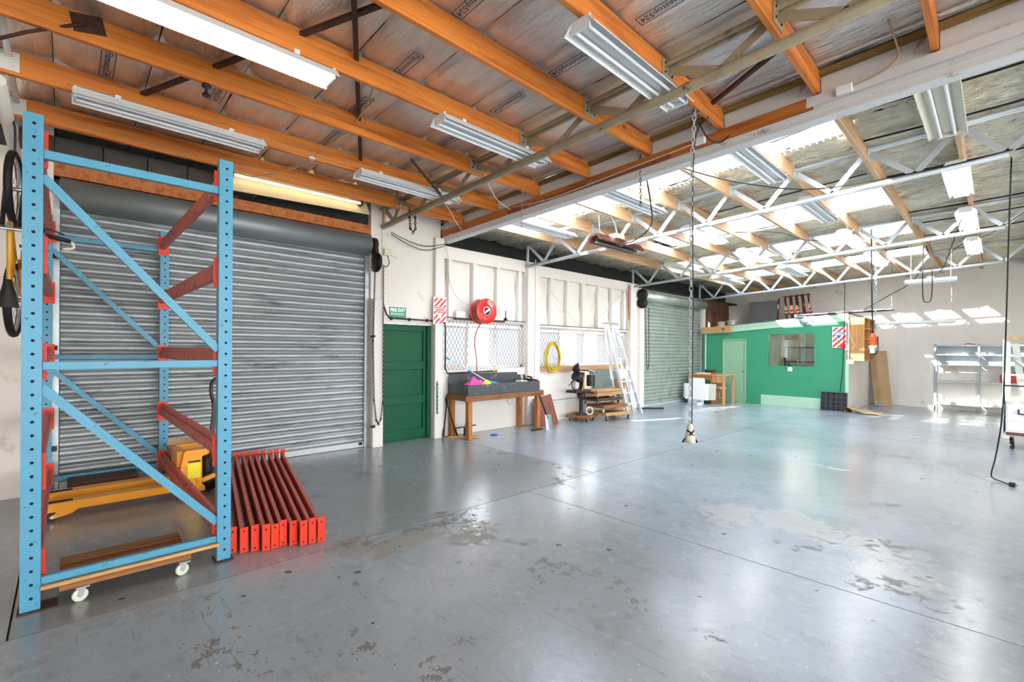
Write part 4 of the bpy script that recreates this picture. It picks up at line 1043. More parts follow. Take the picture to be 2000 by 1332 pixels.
# cardboard box and dark dolly behind the truck
g = MB(); g.box(-6.78, -6.52, 0.74, 1.08, 0.16, 0.42); bx_o = thing('open_carton', 'open cardboard box behind the yellow pallet truck', 'box', (-6.8, 1.03, 0.0))
g = MB()
for a in [(-6.97, -6.62, 0.895, 0.90, -0.004, 0.40), (-6.97, -6.62, 1.175, 1.18, -0.004, 0.40), (-6.625, -6.62, 0.895, 1.18, -0.004, 0.40), (-6.97, -6.965, 0.895, 1.18, -0.004, 0.40), (-6.97, -6.62, 0.895, 1.18, -0.006, 0.004)]: g.box(*a)
g.build('carton_body', 'cardboard', bx_o)
g = MB(); g.add([(-6.622, 0.895, 0.40), (-6.622, 1.18, 0.40), (-6.54, 1.16, 0.36), (-6.54, 0.91, 0.36)], [(0, 1, 2, 3)]); g.build('flap', 'kraft', bx_o); g = MB(); g.add([(-6.965, 0.895, 0.40), (-6.965, 1.18, 0.40), (-6.985, 1.16, 0.48), (-6.985, 0.91, 0.48)], [(0, 1, 2, 3)]); g.build('flap', 'kraft', bx_o)
MB().box(-6.6195, -6.619, 0.92, 1.0, 0.31, 0.35).build('printed_block', 'black_plastic', bx_o)

def caster(parent, x, y, z0, r, wm, fork='galv', wd=0.022):
    g = MB(); g.lathe([(r * 0.3, -wd / 2), (r * 0.9, -wd / 2), (r, -wd / 3), (r, wd / 3), (r * 0.9, wd / 2), (r * 0.3, wd / 2)], (x, y, z0 + r), (1, 0.25, 0), 20)
    c = g.build('caster_wheel', wm, parent)
    g = MB()
    for s in (-1, 1): g.bar((x + s * wd * 0.75, y, z0 + r), (x + s * wd * 0.75, y + r * 0.3, z0 + 2 * r + 0.012), 0.004, 0.03, (0, 1, 0))
    g.box(x - 0.03, x + 0.03, y - 0.02, y + 0.045, z0 + 2 * r + 0.008, z0 + 2 * r + 0.016); g.build('caster_fork', fork, c)
    MB().cyl((x - wd, y, z0 + r), (x + wd, y, z0 + r), r * 0.25, n=10).build('hub', 'caster_cream' if wm != 'caster_cream' else 'galv', c)
# plywood dolly under the front of the rack
dl = thing('wooden_dolly', 'brown plywood dolly with cream wheels at the front foot of the rack', 'dolly', (-4.2, 0.32, 0.0), 'wooden dollies')
g = MB(); ya, yb = -0.02, 0.655
g.box(-4.50, -3.965, ya, yb, 0.092, 0.112, 0.002); g.box(-4.14, -3.96, ya, yb, 0.112, 0.126, 0.002); g.box(-4.50, -4.36, ya, yb, 0.112, 0.126, 0.002)
g.build('deck', 'ply_brown', dl)
for x, y in ((-3.975, 0.075), (-3.955, 0.60), (-4.44, 0.06), (-4.44, 0.6)): caster(dl, x, y, fz(y), 0.040, 'caster_cream')
tag(MB().box(-3.995, -3.965, -0.10, 0.83, 0.127, 0.148, 0.002).build('timber_batten', 'batten_wood'), 'long pale timber batten lying on the dolly below the rack tie', 'timber')
# low dark dolly behind the forks
dl2 = thing('wooden_dolly', 'dark worn wooden dolly standing behind the yellow forks', 'dolly', (-6.75, 0.3, 0.0), 'wooden dollies')
MB().box(-6.98, -6.62, 0.02, 0.60, 0.11, 0.17, 0.008).build('deck', 'dark_board', dl2)
MB().box(-6.66, -6.60, 0.04, 0.58, 0.09, 0.15, 0.006).build('front_rail', 'rust_plate', dl2)
for x, y in ((-6.64, 0.08), (-6.64, 0.54), (-6.94, 0.08), (-6.94, 0.54)): caster(dl2, x, y, fz(y), 0.035, 'black_rubber')
tag(MB().tube([(-6.50, -0.08, 0.04), (-6.52, 0.5, 0.05), (-6.53, 1.0, 0.04)], 0.016, 8).build('steel_pipe', 'chrome'), 'shiny steel pipe on the floor between the dark dolly and the forks', 'pipe')
# ------------------------------------------------------------------ bicycle hung upright at the left
BX, BY = -5.75, -0.33
bk = thing('bicycle', 'yellow mountain bike hung upright on the left wall behind the rack', 'bicycle', (BX, BY, 1.68))
def wheel(z, nm, y=BY):
    c = (BX - 0.28, y, z); g = MB(); g.ring(c, (0.08, 1, 0), 0.305, 0.028, 40, 8); w_ = g.build(nm, 'black_rubber', bk)
    MB().ring(c, (0.08, 1, 0), 0.275, 0.012, 36, 6).build('rim', 'alu', w_)
    g = MB()
    for i in range(18):
        a = 2 * PI * i / 18; d = V((-math.cos(a), 0.08 * math.cos(a), math.sin(a))) * 0.27
        g.tube([V(c) + V((0, 0.02 * (-1) ** i, 0)), V(c) + d], 0.0018, 4)
    g.cyl((c[0], y - 0.04, z), (c[0], y + 0.04, z), 0.02, n=10); g.build('spokes', 'chrome', w_)
wheel(2.98, 'front_wheel'); wheel(2.0, 'rear_wheel')
zA, zB = 2.98, 2.0; xW = BX - 0.28
def btube(p, q_, r, m, nm): return MB().cyl(p, q_, r, n=10).build(nm, m, bk)
hd0, hd1 = V((BX + 0.10, BY, 2.52)), V((BX + 0.24, BY, 2.58)); bb = V((BX - 0.24, BY, 2.36)); st_ = V((BX + 0.16, BY, 2.12))
g = MB(); g.cyl(hd0 - V((0.02, 0, 0)), hd1, 0.022); g.cyl(hd0, bb, 0.022); g.cyl(hd1 - V((0.03, 0, 0)), st_, 0.019); g.cyl(bb, st_, 0.018)
for s in (-1, 1):
    g.cyl(bb + V((0, s * 0.03, 0)), V((xW, BY + s * 0.06, zB)), 0.011); g.cyl(st_ + V((0, s * 0.02, 0)), V((xW, BY + s * 0.06, zB)), 0.010)
g.build('frame', 'bike_yellow', bk)
g = MB()
for s in (-1, 1): g.cyl(hd0 + V((0, s * 0.05, 0.05)), V((xW, BY + s * 0.055, zA)), 0.016)
g.bar(hd0 + V((0, -0.07, 0.05)), hd0 + V((0, 0.07, 0.05)), 0.03, 0.03); g.build('fork', 'black_plastic', bk)
g = MB(); g.cyl(hd1, hd1 + V((0.07, 0, -0.04)), 0.016); hb = hd1 + V((0.10, 0, -0.06))
g.tube([hb + V((0, -0.30, -0.01)), hb + V((0, -0.12, 0.0)), hb, hb + V((0, 0.12, 0)), hb + V((0, 0.22, -0.02))], 0.012, 8); g.build('handlebar', 'alu', bk)
for s in (-1, 1): MB().tube([hb + V((0, s * 0.21, -0.018)), hb + V((0, s * 0.36, -0.045))], 0.018, 8).build('grip', 'black_rubber', bk)
MB().tube([hb + V((0, 0.365, -0.045)), hb + V((0.02, 0.375, -0.10)), hb + V((0.03, 0.31, -0.12))], 0.012, 6).build('bar_end', 'batten_cream', bk)
for s in (-1, 1): MB().tube([hb + V((0, s * 0.19, 0)), hb + V((0.04, s * 0.22, 0.03)), hb + V((0.03, s * 0.32, 0.0))], 0.007, 6).build('brake_lever', 'black_plastic', bk)
g = MB(); sp_ = st_ + V((0.16, 0, -0.05)); g.cyl(st_, sp_, 0.014); g.sheet(lambda u, v: (sp_.x + 0.02 + 0.02 * math.sin(PI * v), BY + (v - 0.5) * (0.04 + 0.09 * u), sp_.z + 0.05 - 0.22 * u), 8, 8)
g.sheet(lambda u, v: (sp_.x - 0.02, BY + (v - 0.5) * (0.04 + 0.09 * u), sp_.z + 0.05 - 0.22 * u), 8, 8); g.build('saddle', 'black_rubber', bk)
g = MB(); g.lathe([(0.01, -0.004), (0.09, -0.004), (0.095, 0), (0.09, 0.004), (0.01, 0.004)], bb + V((0, 0.05, 0)), (0, 1, 0), 24); g.bar(bb + V((0, 0.06, 0)), bb + V((0.12, 0.06, 0.1)), 0.012, 0.022); g.bar(bb + V((0.12, 0.04, 0.1)), bb + V((0.12, 0.13, 0.1)), 0.05, 0.02); g.build('crankset', 'black_plastic', bk)
MB().tube([hd1 + V((0, 0.03, 0)), hd1 + V((0.03, 0.16, 0.08)), hb + V((0.02, 0.2, 0.03))], 0.004, 5).build('brake_cable', 'black_rubber', bk)
MB().tube([V((xW, BY, 3.285)), V((xW, BY, 3.5)), V((xW - 0.03, BY - 0.02, 3.62))], 0.008, 6).build('hanging_hook', 'steel_dark', bk)
# round brace plate screwed to the purlin at the top left
t = thing('brace_rod', 'rusty rod with a square plate bracing the third purlin at the top left', 'brace', (-4.64, -0.15, 3.85))
MB().bar((-4.652, 0.02, 3.95), (-4.652, 0.20, 3.99), 0.006, 0.13, (0, 0, 1)).build('plate', 'rust_plate', t)
MB().tube([(-4.62, 0.10, 3.955), (-4.72, -0.2, 3.80), (-4.78, -0.36, 3.70), (-4.85, -0.38, 3.72)], 0.012, 8).build('rod', 'rust_plate', t)
# small black speaker-like knob hanging under the third purlin
t = thing('pendant_holder', 'small black lamp holder hanging below the third purlin', 'lamp holder', (-4.70, 0.86, 3.66))
g = MB(); g.lathe([(0.028, 0.0), (0.03, 0.02), (0.012, 0.03), (0.012, 0.07), (0.035, 0.08), (0.035, 0.10), (0.01, 0.11)], (-4.70, 0.86, 3.74)); g.build('holder', 'black_plastic', t)
MB().tube([(-4.70, 0.86, 3.845), (-4.70, 0.86, 3.87)], 0.01, 6).build('stem', 'black_plastic', t)
# tan/white cables slung under the front purlins
tag(MB().tube([(-6.49, 1.46, 3.79), (-6.45, 1.62, 3.72), (-6.2, 1.75, 3.70), (-5.7, 2.0, 3.74), (-5.5, 2.05, 3.79), (-4.9, 2.12, 3.86), (-4.7, 2.16, 3.90), (-4.2, 2.1, 4.0), (-3.9, 2.0, 4.03)], 0.007, 5).build('slung_cable', 'cable_tan'),
    'pale cable slung across from the roller door to the bright batten light', 'cable')
for x, nm in ((-6.47, 'first'), (-5.56, 'second')):
    z = zf(x) - 0.15; pts = [(x, 0.0 + i * 0.35, z + 0.01 * math.sin(i * 1.7)) for i in range(14)]
    tag(MB().tube(pts, 0.006, 5).build('clipped_cable', 'cable_tan'), 'thin pale cable clipped along the %s purlin from the wall' % nm, 'cable', 'clipped cables')
t = tag(MB().lathe([(0.03, 0), (0.035, 0.008), (0.03, 0.02)], (-5.50, 2.05, 3.775)).build('ceiling_rose', 'batten_white'), 'small round white ceiling rose where the slung cable meets the second purlin', 'junction box')
tag(MB().tube([(-5.58, 3.9, 3.77), (-5.9, 4.3, 3.74), (-6.2, 4.6, 3.73), (-6.4, 4.85, 3.70), (-6.5, 5.0, 3.66)], 0.008, 5).build('slung_cable', 'cable_white'), 'white cable from the last front batten to the beam near the left wall', 'cable')
tag(MB().tube([(-4.60, 3.9, 3.85), (-4.9, 4.3, 3.78), (-5.1, 4.6, 3.77), (-5.25, 4.98, 3.76)], 0.008, 5).build('slung_cable', 'cable_white'), 'white cable hanging from the third purlin to the beam', 'cable')
# rusty chain looped over the end of the tan truss
tag(chain([(-6.22, 3.78, 3.72), (-6.22, 3.78, 3.60), (-6.21, 3.79, 3.42), (-6.18, 3.82, 3.36), (-6.15, 3.84, 3.42), (-6.14, 3.83, 3.58), (-6.16, 3.82, 3.70)], 0.05, 0.007).build('looped_chain', 'rust_iron'), 'short rusty chain looped over the tan truss above the fire door', 'chain')
# loose brace with hinge between purlins by the truss
tag(MB().bar((-4.75, 2.9, 3.80), (-5.35, 3.75, 3.72), 0.02, 0.03).build('hinged_brace', 'rust_plate'), 'rusty hinged brace leaning from the third purlin onto the tan truss', 'brace')

# ------------------------------------------------------------------ bench with trough
def ft(y): return fz(y)
bt = thing('trough_stand', 'rough timber stand carrying the dark trough under the mesh window', 'bench', (-6.78, 6.1, ft(6.1)))
for x, y in ((-6.52, 5.20), (-7.03, 5.20), (-6.52, 6.98), (-7.03, 6.98)):
    MB().box(x - 0.045, x + 0.045, y - 0.045, y + 0.045, ft(y), 0.66, 0.004).build('leg', 'bench_wood', bt)
for x in (-6.49, -7.05): MB().box(x - 0.025, x + 0.025, 5.09, 7.12, 0.65, 0.755, 0.005).build('long_rail', 'bench_rail', bt)
for y in (5.13, 6.1, 7.08): MB().box(-7.03, -6.51, y - 0.03, y + 0.03, 0.66, 0.755, 0.004).build('cross_rail', 'bench_rail', bt)
tg = thing('trough', 'long dark grey trough on the timber stand', 'trough', (-6.77, 6.05, 0.757))
g = MB(); g.box(-7.03, -6.45, 5.12, 6.98, 0.757, 0.775); g.build('base', 'trough_grey', tg)
for a in [(-6.47, -6.45, 5.12, 6.98, 0.775, 0.95), (-7.03, -6.47, 5.12, 5.14, 0.775, 0.95), (-7.03, -6.47, 6.96, 6.98, 0.775, 0.95)]: MB().box(*a, 0.003).build('side', 'trough_grey', tg)
MB().prism([(-7.03, 5.12, 0.775), (-7.03, 6.98, 0.775), (-7.03, 6.98, 1.06), (-7.03, 6.88, 1.06), (-7.03, 6.88, 1.11), (-7.03, 5.12, 1.13)], (0.02, 0, 0)).build('splashback', 'trough_grey', tg)
MB().prism([(-7.03, 6.98, 0.78), (-6.55, 6.98, 0.78), (-6.55, 6.98, 0.97), (-7.03, 6.98, 0.99)], (0, 0.06, 0)).build('end_bracket', 'black_plastic', tg)
MB().box(-6.98, -6.50, 5.2, 6.9, 0.90, 0.915, 0.003).build('inner_board', 'trough_grey', tg)
# things in and around the trough
g = MB(); rn = random.Random(3)
g.sheet(lambda u, v: (-6.70 + 0.20 * (u - 0.5) * (1 + 0.2 * math.sin(v * 9)), 5.27 + 0.42 * v, 0.918 + 0.17 * math.sin(PI * min(1, max(0, u))) * math.sin(PI * v) ** 0.7 * (0.8 + 0.2 * math.sin(v * 11 + u * 7))), 14, 18)
tag(g.build('pink_cloth', 'pink_cloth'), 'crumpled bright pink cloth in the left end of the trough', 'cloth')
g = MB(); g.sheet(lambda u, v: (-6.60 + 0.12 * (u - 0.5), 5.56 + 0.24 * v, 0.918 + 0.10 * math.sin(PI * u) * math.sin(PI * v)), 8, 10); tag(g.build('pale_rag', 'label_yellow'), 'small pale yellow rag beside the pink cloth', 'cloth')
mp = thing('mop', 'mop with a silver and blue pole leaning from the trough to the window', 'mop', (-6.6, 5.7, 0.93))
MB().cyl((-6.60, 5.78, 0.95), (-6.90, 5.05, 1.40), 0.011, n=8).build('pole', 'alu', mp)
MB().cyl((-6.90, 5.05, 1.40), (-6.93, 4.98, 1.44), 0.016, n=8).build('pole_grip', 'sky_blue', mp)
MB().cyl((-6.74, 5.44, 1.16), (-6.77, 5.37, 1.205), 0.016, n=8).build('pole_joint', 'sky_blue', mp)
MB().bar((-6.62, 5.72, 0.99), (-6.56, 5.98, 0.93), 0.05, 0.03).build('head', 'sky_blue', mp)
tag(MB().cyl((-6.72, 5.60, 1.06), (-6.95, 5.20, 1.36), 0.010, n=8).build('blue_pole', 'sky_blue'), 'plain blue pole leaning beside the silver mop pole', 'pole')
bo = thing('bottle', 'black bottle with a white cap at the right end of the trough', 'bottle', (-6.95, 7.0, 0.99))
g = MB(); g.lathe([(0.045, 0), (0.05, 0.01), (0.05, 0.12), (0.03, 0.15), (0.02, 0.16)], (-6.85, 6.90, 0.915)); g.build('body', 'black_plastic', bo)
MB().lathe([(0.022, 0), (0.022, 0.03)], (-6.85, 6.90, 1.076)).build('cap', 'clean_white', bo)
tag(MB().box(-6.80, -6.62, 6.62, 6.80, 0.916, 0.96, 0.008).build('plastic_tray', 'batten_cream'), 'small cream tray beside the black bottle in the trough', 'tray')
tag(MB().box(-6.75, -6.62, 6.42, 6.55, 0.916, 0.93, 0.004).build('scraper', 'steel_dark'), 'flat dark scraper lying in the trough', 'tool')
tag(MB().ring((-6.60, 6.3, 0.58), (0.9, -0.3, 0.2), 0.06, 0.015, 24, 6).build('hose_loop', 'batten_cream'), 'small cream hose loop hanging under the trough stand', 'hose')
# spade and leaning board at the right end
sp_t = thing('spade', 'spade with a grey blade leaning on the right end of the trough', 'spade', (-6.3, 7.1, ft(7.1)))
MB().tube([(-6.34, 7.10, 0.18), (-6.46, 7.0, 0.62), (-6.55, 6.93, 0.90), (-6.58, 6.85, 1.0)], 0.018, 8).build('shaft', 'black_plastic', sp_t)
g = MB(); g.sheet(lambda u, v: (-6.30 - 0.06 * u + 0.02 * math.sin(PI * v), 7.02 + 0.20 * v + 0.02 * u, ft(7.1) + 0.004 + 0.30 * u - (0.03 * abs(v - 0.5) if u < 0.1 else 0)), 8, 8)
g.sheet(lambda u, v: (-6.305 - 0.06 * u + 0.02 * math.sin(PI * v), 7.02 + 0.20 * v + 0.02 * u, ft(7.1) + 0.004 + 0.30 * u - (0.03 * abs(v - 0.5) if u < 0.1 else 0)), 8, 8)
g.build('blade', 'galv', sp_t)
g = MB(); g.ring((-6.59, 6.82, 1.03), (0, 0.3, 1), 0.05, 0.012, 16, 6); g.build('grip', 'black_plastic', sp_t)
g = MB(); g.add([(-6.70, 7.22, ft(7.2)), (-6.70, 7.84, ft(7.8)), (-6.90, 7.80, 0.60), (-6.90, 7.26, 0.52), (-6.675, 7.22, ft(7.2)), (-6.675, 7.84, ft(7.8)), (-6.875, 7.80, 0.60), (-6.875, 7.26, 0.52)],
                [(0, 1, 2, 3), (4, 5, 6, 7), (0, 1, 5, 4), (1, 2, 6, 5), (2, 3, 7, 6), (3, 0, 4, 7)])
tag(g.build('leaning_board', 'board_red'), 'reddish brown board leaning on the white wall behind the spade', 'board')
tag(MB().box(-6.45, -6.38, 6.72, 7.0, ft(6.9), ft(6.9) + 0.03, 0.004).build('steel_offcut', 'steel_dark'), 'dark bar on the floor in front of the spade', 'bar')
# bolt cutters, jack, scraps at the left leg
bc = thing('bolt_cutters', 'long black bolt cutters standing open against the wall left of the bench', 'bolt cutters', (-6.98, 5.08, ft(5.1)))
hd = V((-7.0, 5.06, 0.60))
for p, q_ in ((V((-6.97, 4.97, ft(5) + 0.01)), hd), (V((-6.94, 5.26, ft(5.2) + 0.01)), hd)):
    MB().cyl(p, q_, 0.014, n=8).build('arm', 'rust_iron', bc)
    MB().cyl(p, p + (q_ - p) * 0.25, 0.02, n=8).build('grip', 'black_rubber', bc)
MB().prism([(hd.x - 0.01, hd.y - 0.02, hd.z - 0.03), (hd.x - 0.01, hd.y + 0.025, hd.z - 0.03), (hd.x - 0.01, hd.y + 0.015, hd.z + 0.05), (hd.x - 0.01, hd.y - 0.03, hd.z + 0.10)], (0.02, 0, 0)).build('jaw', 'black_iron', bc)
jk = thing('bottle_jack', 'dark blue bottle jack on the floor under the trough', 'jack', (-6.85, 5.42, ft(5.4)))
MB().lathe([(0.06, 0), (0.06, 0.02), (0.05, 0.03), (0.05, 0.14), (0.03, 0.16)], (-6.85, 5.40, ft(5.4))).build('body', 'jack_blue', jk)
MB().lathe([(0.022, 0), (0.022, 0.07), (0.015, 0.075)], (-6.85, 5.40, ft(5.4) + 0.16)).build('ram', 'black_iron', jk)
MB().cyl((-6.84, 5.14, 0.14), (-6.84, 5.62, 0.15), 0.012, n=8).build('handle', 'black_iron', jk)
tag(MB().bar((-6.88, 5.02, ft(5) + 0.02), (-6.50, 5.45, ft(5.4) + 0.02), 0.06, 0.03).build('timber_offcut', 'batten_wood'), 'pale timber offcut on the floor by the front bench leg', 'timber')
g = MB(); g.lathe([(0.02, 0), (0.07, 0), (0.075, 0.012), (0.06, 0.02), (0.02, 0.016)], (-6.57, 5.85, ft(5.85))); tag(g.build('plastic_disc', 'lid_blue'), 'small bright blue plastic disc on the floor in front of the bench', 'disc')

# ------------------------------------------------------------------ yellow hose coil on the second window
hc = thing('hose_coil', 'coiled yellow hose hanging on the second mesh window', 'hose', (XL + 0.07, 8.02, 1.06))
for i in range(9):
    r = random.Random(i); g = MB(); pts = []
    ry, rz_, dy, dz = 0.235 + r.uniform(-.03, .03), 0.30 + r.uniform(-.03, .04), r.uniform(-.015, .015), -0.04 * r.random()
    for j in range(32):
        a = 2 * PI * j / 32; pts.append((XL + 0.05 + 0.012 * i * 0.7 + 0.01 * math.sin(a * 2 + i), 8.02 + dy + ry * math.cos(a) * (1 - 0.12 * math.sin(a)), 1.43 + dz + rz_ * math.sin(a)))
    g.tube(pts, 0.011, 6, True); g.build('hose_turn', 'hose_yellow', hc)
MB().tube([(XL + 0.02, 8.02, 1.76), (XL + 0.16, 8.02, 1.74), (XL + 0.17, 8.02, 1.78)], 0.008, 5).build('hook', 'steel_dark', hc)
MB().tube([(XL + 0.14, 7.93, 1.52), (XL + 0.15, 8.0, 1.36), (XL + 0.15, 8.08, 1.40), (XL + 0.15, 8.1, 1.22)], 0.006, 5).build('tie', 'steel_pale', hc)

# ------------------------------------------------------------------ step ladder
ld = thing('step_ladder', 'tall aluminium step ladder by the second roller door', 'ladder', (-6.55, 10.3, fz(10.4)))
def rail(p, q_, w_=0.07, h_=0.055): MB().bar(p, q_, h_, w_, (1, 0, 0), 0.003).build('rail', 'ladder_alu', ld)
top = 2.22; F0, F1 = V((-6.38, 10.14, fz(10))), V((-6.42, 10.85, fz(10.8))); T0, T1 = V((-6.62, 9.58, top)), V((-6.62, 9.92, top))
rail(F0, T0); rail(F1, T1)
B0, B1 = V((-6.76, 10.22, fz(10))), V((-6.76, 10.98, fz(10.9)))
MB().bar(B0, T0 + V((-0.06, 0.02, -0.1)), 0.04, 0.05, (1, 0, 0)).build('rear_leg', 'ladder_alu', ld); MB().bar(B1, T1 + V((-0.06, 0, -0.1)), 0.04, 0.05, (1, 0, 0)).build('rear_leg', 'ladder_alu', ld)
for i in range(1, 8):
    k = i / 8; a = F0.lerp(T0, k); b_ = F1.lerp(T1, k); MB().bar(a + V((-0.03, 0, 0)), b_ + V((-0.03, 0, 0)), 0.085, 0.03, (0, 0, 1)).build('step', 'ladder_alu', ld)
for k in (0.2, 0.5, 0.75): MB().bar(B0.lerp(T0, k), B1.lerp(T1, k), 0.02, 0.03).build('rear_brace', 'alu', ld)
MB().box(-6.74, -6.54, 9.54, 9.96, top - 0.01, top + 0.03, 0.005).build('top_platform', 'alu', ld)

# ------------------------------------------------------------------ grinder stand, dollies and boards
def dolly(label, x, y, z, lx, ly, rot, m, wheel_r, wm, th=0.045, parent_note=None):
    d = thing('wooden_dolly', label, 'dolly', (x, y, z), 'wooden dollies')
    top = z + 2 * wheel_r + 0.016
    c, s = math.cos(rot), math.sin(rot)
    Mx = Matrix.Translation((x, y, 0)) @ Matrix.Rotation(rot, 4, 'Z')
    g = MB(); g.box(-lx / 2, lx / 2, -ly / 2, ly / 2, top, top + th, 0.004, Mx); g.build('deck', m, d)
    for sx in (-1, 1):
        g = MB(); g.box(sx * lx / 2 - 0.05 * sx - 0.04, sx * lx / 2 - 0.05 * sx + 0.04, -ly / 2, ly / 2, top + th, top + th + 0.02, 0.003, Mx); g.build('cleat', m, d)
        for sy in (-1, 1):
            p = Mx @ V((sx * (lx / 2 - 0.07), sy * (ly / 2 - 0.07), 0)); caster(d, p.x, p.y, z, wheel_r, wm)
    return top + th + 0.02
dz1 = dolly('low square brown dolly carrying the grinder pedestal', -6.69, 8.68, fz(8.7), 0.56, 0.58, 0.3, 'ply_brown', 0.035, 'black_rubber', 0.04)
gr = thing('bench_grinder', 'old dark pedestal grinder with a cone guard standing on a dolly', 'grinder', (-6.72, 8.68, dz1 - 0.02))
MB().lathe([(0.13, 0), (0.13, 0.02), (0.06, 0.05), (0.045, 0.10), (0.045, 0.36), (0.08, 0.40), (0.10, 0.44), (0.10, 0.50), (0.05, 0.52)], (-6.70, 8.66, dz1 - 0.018)).build('pedestal', 'steel_dark', gr)
MB().box(-6.86, -6.56, 8.30, 8.86, 0.60, 0.66, 0.01).build('table', 'rust_iron', gr)
MB().bar((-6.72, 8.70, 0.62), (-6.72, 8.72, 1.06), 0.07, 0.10).build('column', 'rust_iron', gr)
MB().cyl((-6.62, 8.92, 0.74), (-6.62, 8.92, 1.0), 0.10, n=20).build('motor', 'steel_dark', gr)
MB().lathe([(0.03, 0), (0.03, 0.05), (0.085, 0.09), (0.085, 0.10), (0.02, 0.105)], (-6.62, 8.92, 1.0)).build('knob', 'galv', gr)
MB().cyl((-6.70, 8.42, 0.98), (-6.70, 8.62, 0.92), 0.10, n=18).build('gear_case', 'steel_dark', gr)
g = MB(); g.lathe([(0.02, 0), (0.08, 0.03), (0.13, 0.09), (0.15, 0.16), (0.14, 0.16), (0.06, 0.08), (0.02, 0.05)], (-6.74, 8.38, 1.13), (0.75, 0.65, 0.1)); g.build('guard_cone', 'black_iron', gr)
MB().bar((-6.66, 8.46, 1.12), (-6.6, 8.80, 1.10), 0.015, 0.03).build('arm', 'steel_dark', gr)
for p in ((-6.66, 8.16, 0.78), (-6.62, 8.20, 0.86)): MB().tube([(-6.70, 8.44, 0.92), p], 0.009, 6).build('lever', 'black_iron', gr)
for i in range(4): MB().ring((-6.62 + i * 0.012, 8.36, 0.80), (1, 0.2 * i - 0.3, 0), 0.12 + 0.01 * i, 0.007, 20, 5).build('cord_loop', 'black_rubber', gr)
MB().tube([(-6.60, 8.62, 0.95), (-6.58, 8.60, 0.80), (-6.60, 8.56, 0.62)], 0.012, 6).build('yellow_cord', 'hose_yellow', gr)
tag(MB().ring((-6.50, 8.72, dz1 + 0.085), (1, -0.4, 0.1), 0.085, 0.018, 24, 6).build('grinding_ring', 'stone'), 'pale ring leaning on the low dolly in front of the grinder pedestal', 'ring')
dz2 = dolly('tan dolly with big black wheels, front of the stack by the ladder', -6.40, 9.42, fz(9.5), 0.62, 0.82, -0.25, 'ply_tan', 0.055, 'black_rubber')
dz3 = dolly('reddish tan dolly stacked on the front tan dolly', -6.48, 9.40, dz2 + 0.001, 0.55, 0.86, -0.12, 'ply_brown', 0.04, 'clean_white')
dz4 = dolly('dark dolly stacked third from the floor', -6.62, 9.38, dz3 + 0.001, 0.50, 0.95, -0.05, 'dark_board', 0.035, 'black_rubber')
dz5 = dolly('weathered grey dolly on top of the stack', -6.64, 9.40, dz4 + 0.001, 0.50, 1.05, 0.0, 'ply_tan', 0.02, 'black_rubber', 0.06)
tag(MB().box(-6.86, -6.42, 8.9, 9.92, dz5 + 0.001, dz5 + 0.05, 0.006).build('weathered_plank', 'sill_wood'), 'weathered plank lying on top of the dolly stack', 'plank')
g = MB(); g.add([(-6.98, 9.58, 0.62), (-6.98, 10.72, 0.62), (-7.06, 10.72, 1.19), (-7.06, 9.58, 1.19), (-7.0, 9.58, 0.62), (-7.0, 10.72, 0.62), (-7.08, 10.72, 1.19), (-7.08, 9.58, 1.19)],
                [(0, 1, 2, 3), (4, 5, 6, 7), (0, 1, 5, 4), (1, 2, 6, 5), (2, 3, 7, 6), (3, 0, 4, 7)]); tag(g.build('green_board', 'chalk_board'), 'grey green board leaning on the wall under the second window', 'board')
cb = thing('carton', 'cardboard box behind the ladder, upper one', 'box', (-6.9, 10.55, 0.5), 'cartons behind the ladder')
MB().box(-6.97, -6.80, 10.42, 10.66, 0.56, 0.82, 0.004).build('carton_body', 'cardboard', cb); MB().box(-6.97, -6.80, 10.52, 10.56, 0.8205, 0.822).build('tape', 'kraft', cb)
cb = thing('carton', 'cardboard box on the floor behind the ladder', 'box', (-6.9, 10.6, fz(10.6)), 'cartons behind the ladder')
MB().box(-7.05, -6.84, 10.40, 10.80, fz(10.6) + 0.004, 0.30, 0.004).build('carton_body', 'cardboard', cb); MB().box(-7.05, -6.84, 10.58, 10.62, 0.3005, 0.302).build('tape', 'kraft', cb)
tag(MB().lathe([(0.07, 0), (0.085, 0.02), (0.085, 0.16), (0.05, 0.20)], (-6.94, 10.60, 0.304)).build('teal_container', 'teal'), 'teal plastic container behind the ladder', 'container')
tag(MB().bar((-6.9, 11.45, fz(11.5) + 0.04), (-6.45, 12.05, fz(12) + 0.04), 0.06, 0.05).build('black_bar', 'black_iron'), 'black bar on the floor at the foot of the green-grey roller door', 'bar')

# ------------------------------------------------------------------ brown strip heater under the trusses
ht = thing('strip_heater', 'brown radiant strip heater hung below the first grey truss', 'heater', (-4.72, 7.05, 3.38))
g = MB(); g.prism([(-4.86, 6.45, 3.52), (-4.66, 6.45, 3.56), (-4.58, 6.45, 3.45), (-4.62, 6.45, 3.44), (-4.69, 6.45, 3.53), (-4.80, 6.45, 3.50), (-4.83, 6.45, 3.42), (-4.88, 6.45, 3.42)], (0, 1.35, 0)); g.build('shell', 'heater_brown', ht)
MB().cyl((-4.73, 6.50, 3.45), (-4.73, 7.76, 3.45), 0.022, n=10).build('element', 'steel_dark', ht)
g = MB()
for i in range(45): g.box(-4.765, -4.70, 6.5 + i * 0.028, 6.506 + i * 0.028, 3.415, 3.425)
g.build('guard_wires', 'galv', ht)
MB().box(-4.78, -4.62, 6.95, 7.2, 3.56, 3.64, 0.006).build('control_box', 'batten_cream', ht)
for y in (6.6, 7.65): MB().tube([(-4.73, y, 3.54), (-4.75, y, 3.9)], 0.006, 5).build('hanger', 'galv', ht)
